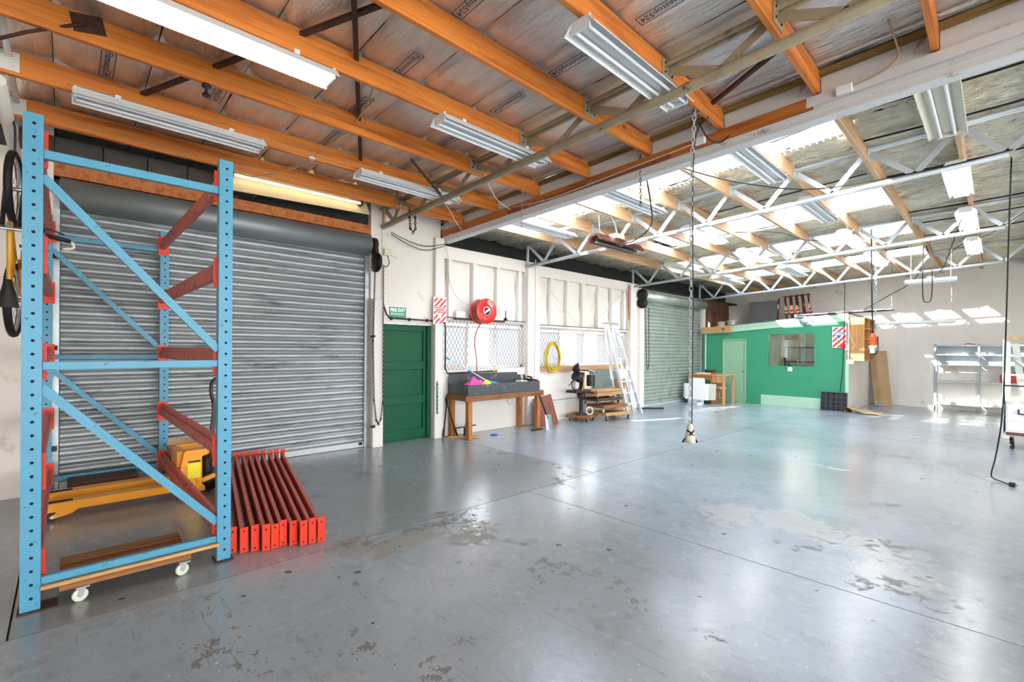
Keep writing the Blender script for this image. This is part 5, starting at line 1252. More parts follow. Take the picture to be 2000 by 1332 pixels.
tag(MB().tube([(-4.45, 6.5, 3.83), (-4.55, 6.8, 3.72), (-4.66, 7.05, 3.55)], 0.012, 6).build('stay_rod', 'steel_pale'), 'pale stay rod running from a purlin to the strip heater', 'rod')
MB()
# ------------------------------------------------------------------ hanging chains, flexes and pendants
hcx, hcy = -2.12, 4.50
t = thing('hanging_chain', 'long chain with a stone weight tied by a black strap, hanging in the middle', 'chain', (hcx, hcy, 0.67))
chain([(-2.06, 4.42, 3.92), (hcx, hcy, 3.5), (hcx, hcy, 0.86)], 0.062, 0.0052, 'galv').build('chain', 'steel_pale', t)
MB().tube([(-2.0, 4.6, 3.92), (hcx + 0.015, hcy + 0.012, 3.6), (hcx + 0.016, hcy + 0.012, 2.0), (hcx + 0.012, hcy + 0.012, 0.86)], 0.006, 6).build('power_flex', 'black_rubber', t)
g = MB(); g.lathe([(0.02, 0), (0.052, 0.003), (0.052, 0.05), (0.040, 0.10), (0.028, 0.13), (0.030, 0.16), (0.022, 0.185), (0.008, 0.19)], (hcx, hcy, 0.675), n=18); g.build('weight', 'stone', t)
for s in (-1, 1): MB().tube([(hcx - s * 0.035 * 0.722 * 0 + s * 0.024, hcy + s * 0.024, 0.80), (hcx + 0.03, hcy - 0.03, 0.775), (hcx - s * 0.045, hcy - s * 0.04, 0.70), (hcx - s * 0.052, hcy - s * 0.045, 0.675)], 0.009, 5).build('strap', 'strap_black', t)
MB().ring((hcx, hcy, 0.85), (0.7, -0.7, 0), 0.035, 0.003, 20, 4).build('wire_ring', 'galv', t)
MB().ring((-2.05, 4.43, 3.95), (0.7, -0.7, 0), 0.03, 0.006, 16, 5).build('top_shackle', 'rust_iron', t)
tag(MB().tube([(-2.02, 4.45, 3.80), (-2.0, 4.6, 3.70), (-1.95, 4.75, 3.69), (-1.92, 4.9, 3.80)], 0.008, 5).build('slung_cable', 'black_rubber'), 'short black cable loop between the last front batten and the beam', 'cable')
t = thing('hanging_flex', 'thin chain and black flex hanging from the beam to the strip heater', 'cable', (-3.4, 6.0, 3.35))
chain([(-3.0, 5.0, 3.93), (-3.02, 5.05, 3.4), (-3.02, 5.05, 3.36)], 0.05, 0.004).build('chain', 'steel_dark', t)
MB().tube([(-2.98, 5.02, 3.9), (-3.2, 5.6, 3.55), (-3.6, 6.3, 3.44), (-4.2, 6.8, 3.40), (-4.6, 7.0, 3.46)], 0.010, 6).build('flex', 'black_rubber', t)
tag(MB().tube([(-2.9, 4.99, 3.92), (-2.6, 5.6, 3.80), (-2.2, 6.3, 3.72), (-1.6, 6.9, 3.66), (-0.6, 7.1, 3.67), (0.1, 7.15, 3.72)], 0.008, 5).build('slung_cable', 'black_rubber'), 'black cable slung from the beam along the first grey truss', 'cable')
tag(chain([(-4.62, 4.6, 3.85), (-4.62, 4.6, 3.3)], 0.04, 0.003).build('thin_chain', 'galv'), 'thin bright chain hanging in front of the beam, left of the long chain', 'chain')
t = thing('power_pendant', 'hanging chain and black flex with a bright orange power connector', 'power connector', (-1.78, 12.0, 1.55))
chain([(-1.74, 12.0, 4.12), (-1.74, 12.0, 2.0)], 0.08, 0.006).build('chain', 'galv', t)
MB().tube([(-1.82, 12.0, 4.12), (-1.80, 12.0, 2.6), (-1.78, 12.0, 1.95)], 0.014, 6).build('flex', 'black_rubber', t)
MB().lathe([(0.035, 0), (0.065, 0.02), (0.065, 0.14), (0.045, 0.22), (0.025, 0.25)], (-1.78, 12.0, 1.72)).build('connector', 'plug_orange', t)
MB().lathe([(0.045, 0), (0.05, 0.01), (0.055, 0.10), (0.07, 0.105), (0.07, 0.15), (0.03, 0.16)], (-1.78, 12.0, 1.56)).build('socket', 'plug_grey', t)
MB().tube([(-1.70, 11.95, 1.9), (-1.69, 11.94, 1.65), (-1.74, 11.95, 1.53), (-1.80, 11.97, 1.55)], 0.014, 6).build('tail', 'black_rubber', t)
t = thing('extension_lead', 'black extension lead hanging at the right with its plug near the floor', 'cable', (0.0, 8.1, fz(8)))
MB().tube([(0.09, 7.2, 3.66), (0.075, 7.35, 2.8), (0.06, 7.5, 1.8), (0.04, 7.8, 0.9), (-0.01, 8.15, 0.35), (-0.05, 8.5, 0.06), (-0.03, 8.6, -0.02), (0.04, 8.55, -0.035), (0.11, 8.42, -0.035)], 0.008, 6).build('lead', 'black_rubber', t)
MB().box(0.10, 0.16, 8.37, 8.43, fz(8.4), fz(8.4) + 0.05, 0.008).build('plug', 'black_plastic', t)
g = MB()
for k in (-0.012, 0.012): g.box(0.16, 0.18, 8.39 + k, 8.396 + k, fz(8.4) + 0.02, fz(8.4) + 0.03)
g.build('plug_pins', 'brass', t)
def cab(label, pts, m='black_rubber', r=0.01): return tag(MB().tube(pts, r, 5).build('slung_cable', m), label, 'cable', 'loose roof cables')
cab('long black cable looping down in front of the crossways light', [(-1.16, 13.85, 3.97), (-1.17, 13.8, 3.4), (-1.16, 13.8, 2.8), (-1.10, 13.8, 2.70), (-1.02, 13.8, 2.8), (-1.02, 13.8, 3.5), (-1.12, 13.9, 3.97)])
cab('black cable drooping from the right-hand lamps to the crossways light', [(-0.4, 10.8, 3.95), (-0.6, 12.0, 3.62), (-0.8, 13.2, 3.35), (-1.0, 14.0, 3.28)], r=0.008)
cab('black cables running from the roof to the top of the office', [(-1.3, 15.5, 3.7), (-1.6, 15.8, 3.35), (-2.1, 16.2, 3.1), (-2.7, 16.3, 2.72)])
cab('thin straight black cable dropping to the office corner', [(-2.97, 15.70, 3.62), (-2.97, 15.70, 2.5), (-3.0, 15.71, 1.2), (-3.06, 15.72, 0.45)])
cab('black cable along the skylights between the first and second truss', [(-3.4, 9.0, 3.80), (-2.9, 9.8, 3.85), (-2.6, 10.6, 3.78), (-2.1, 11.3, 3.85)], r=0.007)
cab('black cable across the right-hand foil, next to the lit lamps', [(0.4, 10.9, 3.9), (-0.1, 11.6, 3.66), (-0.5, 12.1, 3.6), (-0.75, 13.0, 3.5)], r=0.007)
for y, (a, b_) in zip((5.95, 6.85, 8.5, 10.95, 12.0, 13.4), (((-1.1, .0), (2.5, .0)),) * 6):
    tag(MB().tube([(-1.12, y, zr(-1.1) - 0.05), (0.0, y + 0.1, zr(0) - 0.06), (1.2, y + 0.12, zr(1.2) - 0.05), (2.6, y + 0.2, zr(2.6) - 0.05)], 0.012, 5).build('roof_strap', 'black_rubber'), 'black strap under the crinkled foil at the right, ' + {5.95: 'nearest the white beam', 6.85: 'just before the first grey truss', 8.5: 'beside the nearest lit batten', 10.95: 'just before the middle truss', 12.0: 'just after the middle truss', 13.4: 'farthest back'}[y], 'strap', 'black straps under the rear foil')
for i, (y, xa, xb) in enumerate(((6.0, -1.9, -1.2), (8.2, -3.9, -1.3), (14.6, -4.0, -1.5))):
    tag(MB().tube([(xa, y + 0.1, zr(xa) - 0.02), (xb, y, zr(xb) - 0.02)], 0.010, 5).build('roof_strap', 'rust_iron'), ('thin rusty strap across the nearest skylight', 'thin rusty strap behind the first grey truss', 'thin rusty strap near the far skylight')[i], 'strap', 'rusty roof straps')
# long chain beside the plug pendant is part of it; white junction boxes on the beam
for x, nm in ((-2.25, 'beside the long chain'), (-0.95, 'at the top right')):
    tag(MB().box(x - 0.06, x + 0.06, YBEAM0 - 0.09, YBEAM0 - 0.037, zb(x) + 0.10, zb(x) + 0.17, 0.006).build('junction_box', 'clean_white'), 'white junction box on the beam ' + nm, 'junction box', 'beam junction boxes')
tag(MB().tube([(-0.95, YBEAM0 - 0.06, zb(-.95) + 0.14), (-0.75, YBEAM0 - 0.06, zb(-.75) + 0.16), (-0.62, YBEAM0 - 0.07, zb(-.6) + 0.2), (-0.58, YBEAM0 - 0.07, zf(-.58) - 0.12), (-0.60, 4.6, zf(-.6) - 0.02)], 0.008, 5).build('slung_cable', 'cable_tan'), 'tan cable leaving the beam junction box up beside the last purlin', 'cable')
cab('white cable along the lower edge of the beam', [(-5.2, YBEAM0 - 0.05, zb(-5.2) + 0.15), (-4.4, YBEAM0 - 0.05, zb(-4.4) + 0.08), (-3.2, YBEAM0 - 0.05, zb(-3.2) + 0.11), (-2.3, YBEAM0 - 0.06, zb(-2.3) + 0.13)], 'cable_white', 0.007)
# ------------------------------------------------------------------ office block
OY, OX0, OX1 = 15.80, -7.0, -2.90
def otop(x): return 2.33 + (x - OX0) * 0.076
def quadbox(xa, xb, ya, yb, z0f, z1f, m, nm, parent):
    g = MB(); g.add([(xa, ya, z0f(xa)), (xb, ya, z0f(xb)), (xb, ya, z1f(xb)), (xa, ya, z1f(xa)), (xa, yb, z0f(xa)), (xb, yb, z0f(xb)), (xb, yb, z1f(xb)), (xa, yb, z1f(xa))],
                    [(0, 1, 2, 3), (4, 5, 6, 7), (0, 1, 5, 4), (2, 3, 7, 6), (1, 2, 6, 5), (0, 3, 7, 4)]); return g.build(nm, m, parent)
zf0 = lambda x: fz(OY) - 0.02
zband = lambda x: otop(x) - 0.20
DX0, DX1, DZ = -6.34, -5.60, 1.97
WX0, WX1, WZ0, WZ1 = -4.97, -3.69, 1.13, 2.12
of = None
of = quadbox(OX0, DX0, OY, OY + 0.1, zf0, zband, 'office_green', 'wall_office', None); struct(of)
for xa, xb, z0, z1 in [(DX0, DX1, lambda x: DZ, zband), (DX1, WX0, zf0, zband), (WX0, WX1, zf0, lambda x: WZ0), (WX0, WX1, lambda x: WZ1, zband), (WX1, OX1, zf0, zband)]:
    quadbox(xa, xb, OY, OY + 0.1, z0, z1, 'office_green', 'wall_panel', of)
quadbox(OX0, OX1, OY - 0.02, OY + 0.1, zband, otop, 'office_pale', 'fascia', of)
quadbox(OX0, OX1, OY - 0.035, OY - 0.02, lambda x: otop(x) - 0.075, lambda x: otop(x) - 0.06, 'office_pale', 'fascia_bead', of)
quadbox(OX0, OX1, OY - 0.03, YB, lambda x: otop(x), lambda x: otop(x) + 0.03, 'grey_panel', 'roof_slab', of)
MB().box(-5.15, -3.53, OY - 0.012, OY, fz(OY), 0.22, 0.003).build('kick_board', 'office_pale', of)
MB().box(OX1 - 0.10, OX1, OY + 0.1, YB, fz(16) - 0.05, 2.66).build('side_wall', 'wall_paint', of)
MB().box(OX0, OX0 + 0.1, OY + 0.1, YB, fz(16) - 0.05, 2.35).build('side_wall', 'wall_paint', of)
MB().box(OX1 - 0.06, OX1 + 0.02, OY - 0.015, OY + 0.04, fz(OY), 2.48, 0.004).build('corner_trim', 'office_trim', of)
MB().box(-6.92, -6.895, OY - 0.02, OY, 0.95, 2.18).build('edge_strip', 'clean_white', of)
MB().box(OX0 + 0.1, OX1 - 0.1, YB - 0.03, YB - 0.01, 0, 2.3).build('rear_lining', 'office_trim', of)
# office door
od = MB().box(DX0 + 0.03, DX1 - 0.03, OY + 0.02, OY + 0.055, fz(OY) + 0.004, DZ - 0.03, 0.003).build('door_4', 'office_door'); struct(od)
for a in [(DX0, DX0 + 0.035, fz(OY), DZ), (DX1 - 0.035, DX1, fz(OY), DZ), (DX0, DX1, DZ - 0.035, DZ)]: MB().box(a[0], a[1], OY - 0.02, OY + 0.06, a[2], a[3], 0.003).build('frame', 'office_door', od)
MB().lathe([(0.012, 0), (0.012, 0.03), (0.03, 0.035), (0.033, 0.055), (0.02, 0.07)], (DX1 - 0.09, OY + 0.02, 0.93), (0, -1, 0), 16).build('knob', 'brass', od)
# office window
ow = struct(MB().box(WX0, WX1, OY - 0.01, OY + 0.08, WZ0 - 0.04, WZ0, 0.003).build('window_3', 'office_green'))
for a in [(WX0 - 0.03, WX0 + 0.02, WZ0, WZ1), (WX1 - 0.02, WX1 + 0.03, WZ0, WZ1), (WX0, WX1, WZ1 - 0.02, WZ1 + 0.03)]: MB().box(a[0], a[1], OY - 0.012, OY + 0.08, a[2], a[3], 0.003).build('frame', 'office_green', ow)
MB().box(WX0 + 0.02, WX1 - 0.02, OY + 0.05, OY + 0.056, WZ0, WZ1 - 0.02).build('pane', 'glass', ow)
# unseen lamp added to brighten the office; shelf behind the glass
t = thing('office_fill_lamp', 'unseen lamp added on the office ceiling to brighten the room', 'light', (-4.4, 17.3, 2.30))
MB().box(-5.0, -3.8, 17.24, 17.36, 2.34, 2.40, 0.005).build('housing', 'batten_white', t); MB().cyl((-4.95, 17.3, 2.32), (-3.85, 17.3, 2.32), 0.016, n=8).build('tube', 'tube_office_fill', t)
t = thing('office_rack', 'dark metal shelf frame seen through the office window', 'shelf', (-4.3, 17.2, fz(17)))
for x in (-4.85, -4.75, -3.3): MB().box(x - 0.02, x + 0.02, 17.1, 17.14, fz(17), 1.72).build('post', 'steel_dark', t)
for z in (1.68, 1.22, 0.7): MB().box(-4.87, -3.25, 17.08, 17.5, z, z + 0.04).build('shelf', 'steel_dark', t)
tag(MB().box(-4.45, -4.1, 17.15, 17.17, 1.26, 1.62, 0.002).build('white_sheet', 'clean_white'), 'white sheet standing on the shelf behind the office window', 'panel')
tag(MB().box(-4.40, -4.28, OY - 0.012, OY, 0.98, 1.10, 0.003).build('light_switch', 'clean_white'), 'white switch plate below the office window', 'switch')
# bell and floodlight
t = thing('alarm_bell', 'white alarm bell on the pale green fascia', 'bell', (-3.95, OY - 0.05, 2.34))
MB().lathe([(0.02, 0), (0.03, 0.05), (0.10, 0.05), (0.095, 0.09), (0.06, 0.12), (0.01, 0.125)], (-3.98, OY - 0.02, 2.45), (0, -1, 0), 24).build('gong', 'galv', t)
MB().lathe([(0.05, 0), (0.055, 0.03), (0.055, 0.09), (0.03, 0.10)], (-3.80, OY - 0.02, 2.50), (0, -1, 0), 20).build('speaker', 'clean_white', t)
MB().lathe([(0.025, 0), (0.025, 0.004)], (-3.80, OY - 0.121, 2.50), (0, -1, 0), 16).build('speaker_eye', 'black_plastic', t)
# striped safety sign on the office
XZ = lambda x, y, z: basis((x, y, z), (1, 0, 0), (0, 0, 1), (0, -1, 0))
t = thing('safety_sign', 'red and white striped sign with a blue triangle on the green office wall', 'sign', (-3.06, OY - 0.01, 1.68))
SX_, SX2, SZ0, SZ1 = -3.27, -2.93, 1.69, 2.28
MB().box(SX_, SX2, OY - 0.03, OY - 0.016, SZ0, SZ1, 0.002).build('plate', 'sign_white', t)
g = MB()
for P in stripes(SX_ + 0.012, SX2 - 0.012, SZ0 + 0.012, SZ1 - 0.012, 6, 0.5): g.prism([(a, OY - 0.031, b_) for a, b_ in P], (0, -0.001, 0))
g.build('stripes', 'sign_red', t)
MB().prism([(a, OY - 0.032, b_) for a, b_ in ((-3.24, 2.13), (-2.98, 2.13), (-3.11, 1.92))], (0, -0.001, 0)).build('triangle_border', 'sign_white', t)
MB().prism([(a, OY - 0.033, b_) for a, b_ in ((-3.22, 2.12), (-3.0, 2.12), (-3.11, 1.94))], (0, -0.001, 0)).build('triangle', 'sign_blue', t)
MB().box(-3.17, -3.05, OY - 0.0348, OY - 0.034, 2.05, 2.10).build('small_print', 'sign_white', t)
tag(MB().box(-3.07, -2.94, OY - 0.045, OY - 0.031, 1.67, 1.80, 0.003).build('stub_label', 'sign_red'), 'faded red label stuck over the lower corner of the striped office sign', 'label')
# pigeonhole shelf on the white side wall
t = thing('pigeonhole_unit', 'wooden pigeonhole shelf on the side of the office', 'shelf', (-2.68, 16.3, 1.33))
px0, px1, py0, py1, pz0, pz1 = -2.895, -2.54, 15.86, 17.5, 1.33, 2.53
MB().box(px0, px1, py0, py0 + 0.02, pz0, pz1, 0.002).build('side_panel', 'pigeon_wood', t); MB().box(px0, px1, py1 - 0.02, py1, pz0, pz1, 0.002).build('side_panel', 'pigeon_wood', t)
MB().box(px0, px0 + 0.01, py0, py1, pz0, pz1).build('back_panel', 'pigeon_wood', t)
MB().box(px0, px1 - 0.01, (py0 + py1) / 2 - 0.01, (py0 + py1) / 2 + 0.01, pz0, pz1).build('divider', 'pigeon_wood', t)
for i in range(5):
    z = pz0 + (pz1 - pz0 - 0.02) * i / 4; MB().box(px0, px1, py0 + 0.02, py1 - 0.02, z, z + 0.02).build('shelf', 'batten_wood' if i else 'pigeon_wood', t)
t = thing('conduit_switch', 'white sockets on a thin orange conduit beside the pigeonhole shelf', 'socket', (-2.9, 15.84, 1.26))
MB().cyl((-2.92, 15.77, 1.35), (-2.92, 15.77, 2.42), 0.012, n=8).build('conduit', 'hose_red', t)
MB().box(-2.97, -2.87, 15.76, 15.785, 1.62, 1.78, 0.004).build('socket', 'clean_white', t); MB().box(-2.93, -2.76, 15.76, 15.785, 1.24, 1.36, 0.004).build('socket', 'clean_white', t)
MB().tube([(-2.90, 15.77, 2.4), (-2.84, 15.76, 2.0), (-2.74, 15.76, 1.75), (-2.82, 15.76, 1.66)], 0.006, 5).build('cable', 'cable_white', t)
# black grate panel, rolled paper, tall paper sheet
t = thing('black_crate', 'black ribbed plastic crate standing on edge against the office corner', 'crate', (-3.2, 15.65, fz(15.7)))
cx0, cx1, cz0, cz1 = -3.52, -2.90, fz(15.7), 0.43
Mx = Matrix.Translation((0, 15.68, cz0)) @ Matrix.Rotation(R(-6), 4, 'X')
MB().box(cx0, cx1, 0.03, 0.045, 0, cz1 - cz0, 0, Mx).build('base', 'black_plastic', t)
for i in range(6):
    x = cx0 + (cx1 - cx0) * i / 5; MB().box(x - 0.008, x + 0.008, 0, 0.03, 0, cz1 - cz0, 0, Mx).build('rib', 'crate_grey', t)
for i in range(5):
    z = (cz1 - cz0) * i / 4; MB().box(cx0, cx1, -0.002, 0.03, z - 0.008 * (i > 0), z + 0.008, 0, Mx).build('rib', 'crate_grey', t)
g = MB()
def roll(u, v):
    y = 15.45 + 0.75 * v; x = -2.95 + 0.78 * u
    if u < 0.3:
        a = (u / 0.3) * 1.6 * PI; r = 0.075 * (1 - 0.15 * v); return (-2.85 - r * math.sin(a), y, fz(15.8) + 0.082 - r * math.cos(a) * 1.0)
    k = (u - 0.3) / 0.7; return (-2.78 + 0.62 * k, y, fz(15.8) + 0.012 + 0.10 * (1 - k) ** 2 * (1 - 0.2 * v) + 0.015 * math.sin(k * 9 + v * 4))
g.sheet(roll, 40, 10); tag(g.build('rolled_paper', 'kraft'), 'crumpled brown paper rolled up on the floor by the office corner', 'paper')
g = MB()
def tall(u, v):
    b_ = 0.05 * math.sin(v * 5) + 0.03 * math.sin(u * 4 + v * 3)
    return (-2.70 + 0.34 * u - 0.22 * v + (0.06 if v > 0.6 else 0) * (v - 0.6), 18.55 + 0.40 * v + b_ * 0.6 - 0.04 * (1 - abs(2 * u - 1)), fz(18.6) + 0.002 + 1.72 * v)
g.sheet(tall, 12, 24)
g.sheet(lambda u, v: tuple(V(tall(1, v)) + V((0.09 * u, 0.10 * u, 0))), 3, 24)
tag(g.build('paper_sheet', 'kraft'), 'tall folded sheet of brown paper leaning on the back wall', 'paper')
tag(MB().lathe([(0.03, 0), (0.06, 0.01), (0.05, 0.06), (0.02, 0.07)], (-2.55, 18.2, fz(18.2)), n=10).build('blue_scrap', 'sky_blue'), 'small blue scrap on the floor by the tall brown paper', 'scrap')
# desk, stool, white panels at the left of the office
dk = thing('desk', 'small wooden desk in the corner left of the office door', 'desk', (-6.35, 15.1, fz(15)))
MB().box(-6.95, -5.80, 14.62, 15.45, 0.80, 0.84, 0.004).build('top', 'desk_wood', dk)
for x, y in ((-5.85, 14.68), (-5.85, 15.4), (-6.9, 14.68), (-6.9, 15.4)): MB().box(x - 0.035, x + 0.035, y - 0.035, y + 0.035, fz(y), 0.80, 0.004).build('leg', 'desk_wood', dk)
MB().box(-6.20, -5.86, 14.66, 14.69, 0.58, 0.80, 0.004).build('drawer_front', 'desk_wood', dk)
MB().box(-6.86, -6.20, 14.66, 14.70, 0.66, 0.80, 0.004).build('apron', 'bench_wood', dk)
MB().box(-6.26, -6.20, 14.65, 15.4, fz(15), 0.80, 0.003).build('side_panel', 'bench_wood', dk)
for x in (-6.13, -5.93): MB().cyl((x, 14.66, 0.70), (x, 14.64, 0.70), 0.012, n=8).build('knob', 'dark_board', dk)
tag(MB().box(-6.75, -6.30, 14.75, 15.05, 0.842, 0.87, 0.004).build('paper_stack', 'sign_white'), 'stack of white papers on the desk', 'papers')
tag(MB().box(-6.55, -6.30, 14.9, 15.15, 0.872, 0.96, 0.01).build('black_bag', 'black_plastic'), 'black bag on the papers on the desk', 'bag')
tag(MB().box(-6.26, -6.12, 14.70, 14.82, 0.842, 0.885, 0.01).build('orange_tool', 'rack_orange'), 'small orange tool at the edge of the desk', 'tool')
sl = thing('stool', 'metal stool with a pale seat standing under the desk', 'stool', (-6.05, 14.9, fz(15)))
MB().lathe([(0.02, 0), (0.15, 0), (0.165, 0.02), (0.155, 0.05), (0.02, 0.06)], (-6.05, 14.95, 0.38)).build('seat', 'bucket_cream', sl)
for i in range(4):
    a = PI / 4 + i * PI / 2; MB().tube([(-6.05 + 0.10 * math.cos(a), 14.95 + 0.10 * math.sin(a), 0.38), (-6.05 + 0.15 * math.cos(a), 14.95 + 0.15 * math.sin(a), fz(15))], 0.011, 6).build('leg', 'chrome', sl)
MB().ring((-6.05, 14.95, 0.10), (0, 0, 1), 0.135, 0.008, 20, 5).build('foot_ring', 'chrome', sl)
def panel(nm, label, x0, x1, z0, z1, y, t_, m='clean_white', lean=0.10):
    g = MB(); h_ = z1 - z0
    g.add([(x0, y, z0), (x1, y, z0), (x1, y + lean * h_, z1), (x0, y + lean * h_, z1), (x0, y + t_, z0), (x1, y + t_, z0), (x1, y + t_ + lean * h_, z1), (x0, y + t_ + lean * h_, z1)],
          [(0, 1, 2, 3), (4, 5, 6, 7), (0, 1, 5, 4), (2, 3, 7, 6), (1, 2, 6, 5), (0, 3, 7, 4)])
    return tag(g.build(nm, m), label, 'board', 'white boards by the desk')
zfl = fz(14.3)
panel('melamine_board', 'wide white panel at the front of the stack leaning on the desk', -6.86, -6.13, 0.06, 0.54, 14.20, 0.03)
panel('melamine_board', 'tall narrow white panel in the stack leaning on the desk', -6.80, -6.30, zfl, 0.66, 14.26, 0.03)
panel('melamine_board', 'topmost small white panel in the stack leaning on the desk', -6.72, -6.34, zfl, 0.72, 14.32, 0.03)
panel('melamine_board', 'white panel sticking out at the left of the stack by the roller door', -7.02, -6.5, 0.08, 0.53, 14.40, 0.03)
for k in range(3): panel('melamine_board', ('first', 'second', 'third')[k] + ' cream-edged panel showing at the right of the white stack', -6.70, -6.09 + 0.025 * k, 0.05, 0.54, 14.43 + 0.045 * k, 0.02, 'batten_cream')
tag(MB().box(-6.85, -6.3, 14.05, 14.12, zfl - 0.0, zfl + 0.012, 0.003).build('blue_strip', 'sky_blue'), 'light blue strip on the floor under the white panels', 'strip')
bk2 = thing('paint_tin', 'white tin on the floor in front of the white panels', 'tin', (-6.33, 14.02, zfl))
MB().lathe([(0.07, 0), (0.09, 0.005), (0.09, 0.012), (0.06, 0.02), (0.055, 0.09), (0.06, 0.095)], (-6.33, 14.02, fz(14))).build('body', 'clean_white', bk2); MB().lathe([(0.05, 0), (0.055, 0.02)], (-6.33, 14.02, fz(14) + 0.096)).build('lid', 'steel_dark', bk2)

# things stored on the office roof
zo = lambda x: otop(x) + 0.031
cbx = thing('flat_carton', 'brown carton hanging over the left end of the office roof', 'box', (-6.55, 15.76, 2.2))
MB().box(-7.0, -6.55, 15.66, 15.75, 2.16, 2.37, 0.004).build('carton_flap', 'cardboard', cbx); MB().box(-6.545, -6.05, 15.66, 15.75, 2.17, 2.40, 0.004).build('carton_body', 'cardboard', cbx)
g = MB(); g.box(-6.29, -6.27, 15.656, 15.66, 2.21, 2.33); g.box(-6.34, -6.22, 15.656, 15.66, 2.31, 2.325); g.box(-6.36, -6.20, 15.656, 15.66, 2.285, 2.295); g.build('arrow_print', 'black_plastic', cbx)
for i, (x, h_) in enumerate(((-6.55, 0.16), (-6.22, 0.17))):
    b2 = thing('bucket', ('smaller left' if i == 0 else 'larger right') + ' white bucket on the office roof above the carton', 'bucket', (x, 16.2, zo(x)), 'buckets on the office roof')
    MB().lathe([(0.11, 0), (0.13, h_), (0.135, h_), (0.135, h_ + 0.012), (0.12, h_ + 0.012)], (x, 16.2, zo(x))).build('shell', 'bucket_cream', b2); MB().tube([(x - 0.13, 16.2, zo(x) + h_), (x, 16.07, zo(x) + h_ * 0.5), (x + 0.13, 16.2, zo(x) + h_)], 0.004, 4).build('handle', 'steel_dark', b2)
tag(MB().box(-6.3, -5.35, 18.0, 18.03, zo(-5.8), 3.35, 0.003).build('grey_sheet', 'grey_panel'), 'large grey sheet standing on the office roof behind the buckets', 'panel')
ch = thing('wooden_rack_frame', 'dark brown slatted wooden frame leaning on the back wall above the office', 'frame', (-4.9, 17.8, zo(-4.9)))
Lz = 1.0
for i, x in enumerate((-5.15, -4.98, -4.80, -4.62, -4.45)):
    MB().bar((x + 0.28, 17.4, zo(x + .2)), (x - 0.05, 18.3, zo(x) + Lz), 0.05 if i in (0, 4) else 0.09, 0.03, (0, 1, 0)).build('slat', 'chair_wood', ch)
for k in (0.32, 0.97): MB().bar((-5.2 + 0.28 - 0.33 * k, 17.4 + 0.9 * k - 0.03, zo(-5) + Lz * k), (-4.38 + 0.28 - 0.33 * k, 17.4 + 0.9 * k - 0.03, zo(-4.5) + Lz * k), 0.03, 0.08, (0, 1, 0)).build('rail', 'chair_wood', ch)
MB().bar((-5.12, 17.2, zo(-5.1)), (-5.3, 18.0, zo(-5.2) + Lz * 0.9), 0.04, 0.05, (0, 1, 0)).build('rear_leg', 'chair_wood', ch)
t = thing('pipe_bundle', 'bundle of long grey pipes lying on the office roof, sticking out to the right', 'pipes', (-3.0, 15.9, 2.68))
for i in range(5): MB().cyl((-4.2 + 0.1 * i, 15.95 + 0.05 * i, zo(-3.5) + 0.03 + 0.02 * (i % 2)), (-2.15 + 0.06 * i, 15.85 + 0.04 * i, 2.71 + 0.02 * (i % 2)), 0.018, n=8).build('pipe', 'galv' if i % 2 else 'steel_dark', t)
tag(MB().box(-4.4, -3.0, 16.4, 16.75, zo(-3.4), zo(-3.4) + 0.09, 0.004).build('grey_duct', 'steel_pale'), 'pale grey flat duct lying on the office roof', 'duct')
tag(MB().lathe([(0.05, 0), (0.055, 0.01), (0.05, 0.02)], (-2.95, YB - 0.001, 3.35), (0, -1, 0), 16).build('wall_disc', 'clean_white'), 'small white disc high on the back wall', 'sensor')

# ------------------------------------------------------------------ shelving at the back wall
sh = thing('shelving_unit', 'grey steel shelving against the sunlit back wall', 'shelving', (0.0, 18.8, fz(18.8)))
px_ = [-1.29, -0.37, 0.55, 1.47]
for x in px_:
    for y in (18.60, 18.98): MB().box(x - 0.02, x + 0.02, y - 0.02, y + 0.02, fz(y), 1.83).build('post', 'galv', sh)
for z in (1.80, 1.53, 1.24, 0.75, 0.09):
    for a, b_ in zip(px_, px_[1:]): MB().box(a + 0.022, b_ - 0.022, 18.59, 18.99, z - 0.035, z, 0.003).build('shelf', 'steel_pale', sh)
for a, b_ in zip(px_, px_[1:]): MB().box(a, b_, 19.0, 19.006, 1.24, 1.80).build('back_sheet', 'steel_grey', sh)
tag(MB().tube([(-0.65, 18.75, 1.81), (-0.6, 18.7, 1.84), (-0.52, 18.74, 1.82), (-0.45, 18.72, 1.815)], 0.01, 5).build('twig', 'dark_board'), 'small twig-like bracket on top of the shelving', 'bracket')

# ------------------------------------------------------------------ white cart and things at the right edge
ct = thing('white_cart', 'white trolley with a black handle and caster wheels at the right edge', 'cart', (0.6, 11.9, fz(11.9)))
MB().box(0.10, 1.2, 11.75, 12.45, 0.22, 0.70, 0.006).build('body', 'clean_white', ct)
MB().box(0.12, 1.18, 11.73, 11.75, 0.42, 0.68, 0.004).build('drawer_front', 'clean_white', ct)
MB().box(0.12, 1.18, 11.735, 11.75, 0.26, 0.41, 0.004).build('lower_panel', 'clean_white', ct)
MB().box(0.10, 1.2, 11.73, 12.47, 0.17, 0.215, 0.004).build('base_board', 'board_red', ct)
MB().tube([(0.25, 11.73, 0.62), (0.25, 11.68, 0.57), (0.27, 11.68, 0.55), (0.46, 11.68, 0.55), (0.48, 11.68, 0.57), (0.48, 11.73, 0.62)], 0.012, 6).build('handle', 'black_plastic', ct)
MB().prism([(0.05, 11.75, 0.16), (0.08, 12.5, 0.16), (0.08, 12.5, 0.85), (0.07, 11.8, 0.85)], (0.02, 0, 0)).build('side_sheet', 'steel_pale', ct)
MB().tube([(0.08, 11.78, 0.70), (0.08, 11.78, 1.02), (1.2, 11.78, 1.02), (1.2, 11.78, 0.70)], 0.014, 8).build('push_bar', 'steel_dark', ct)
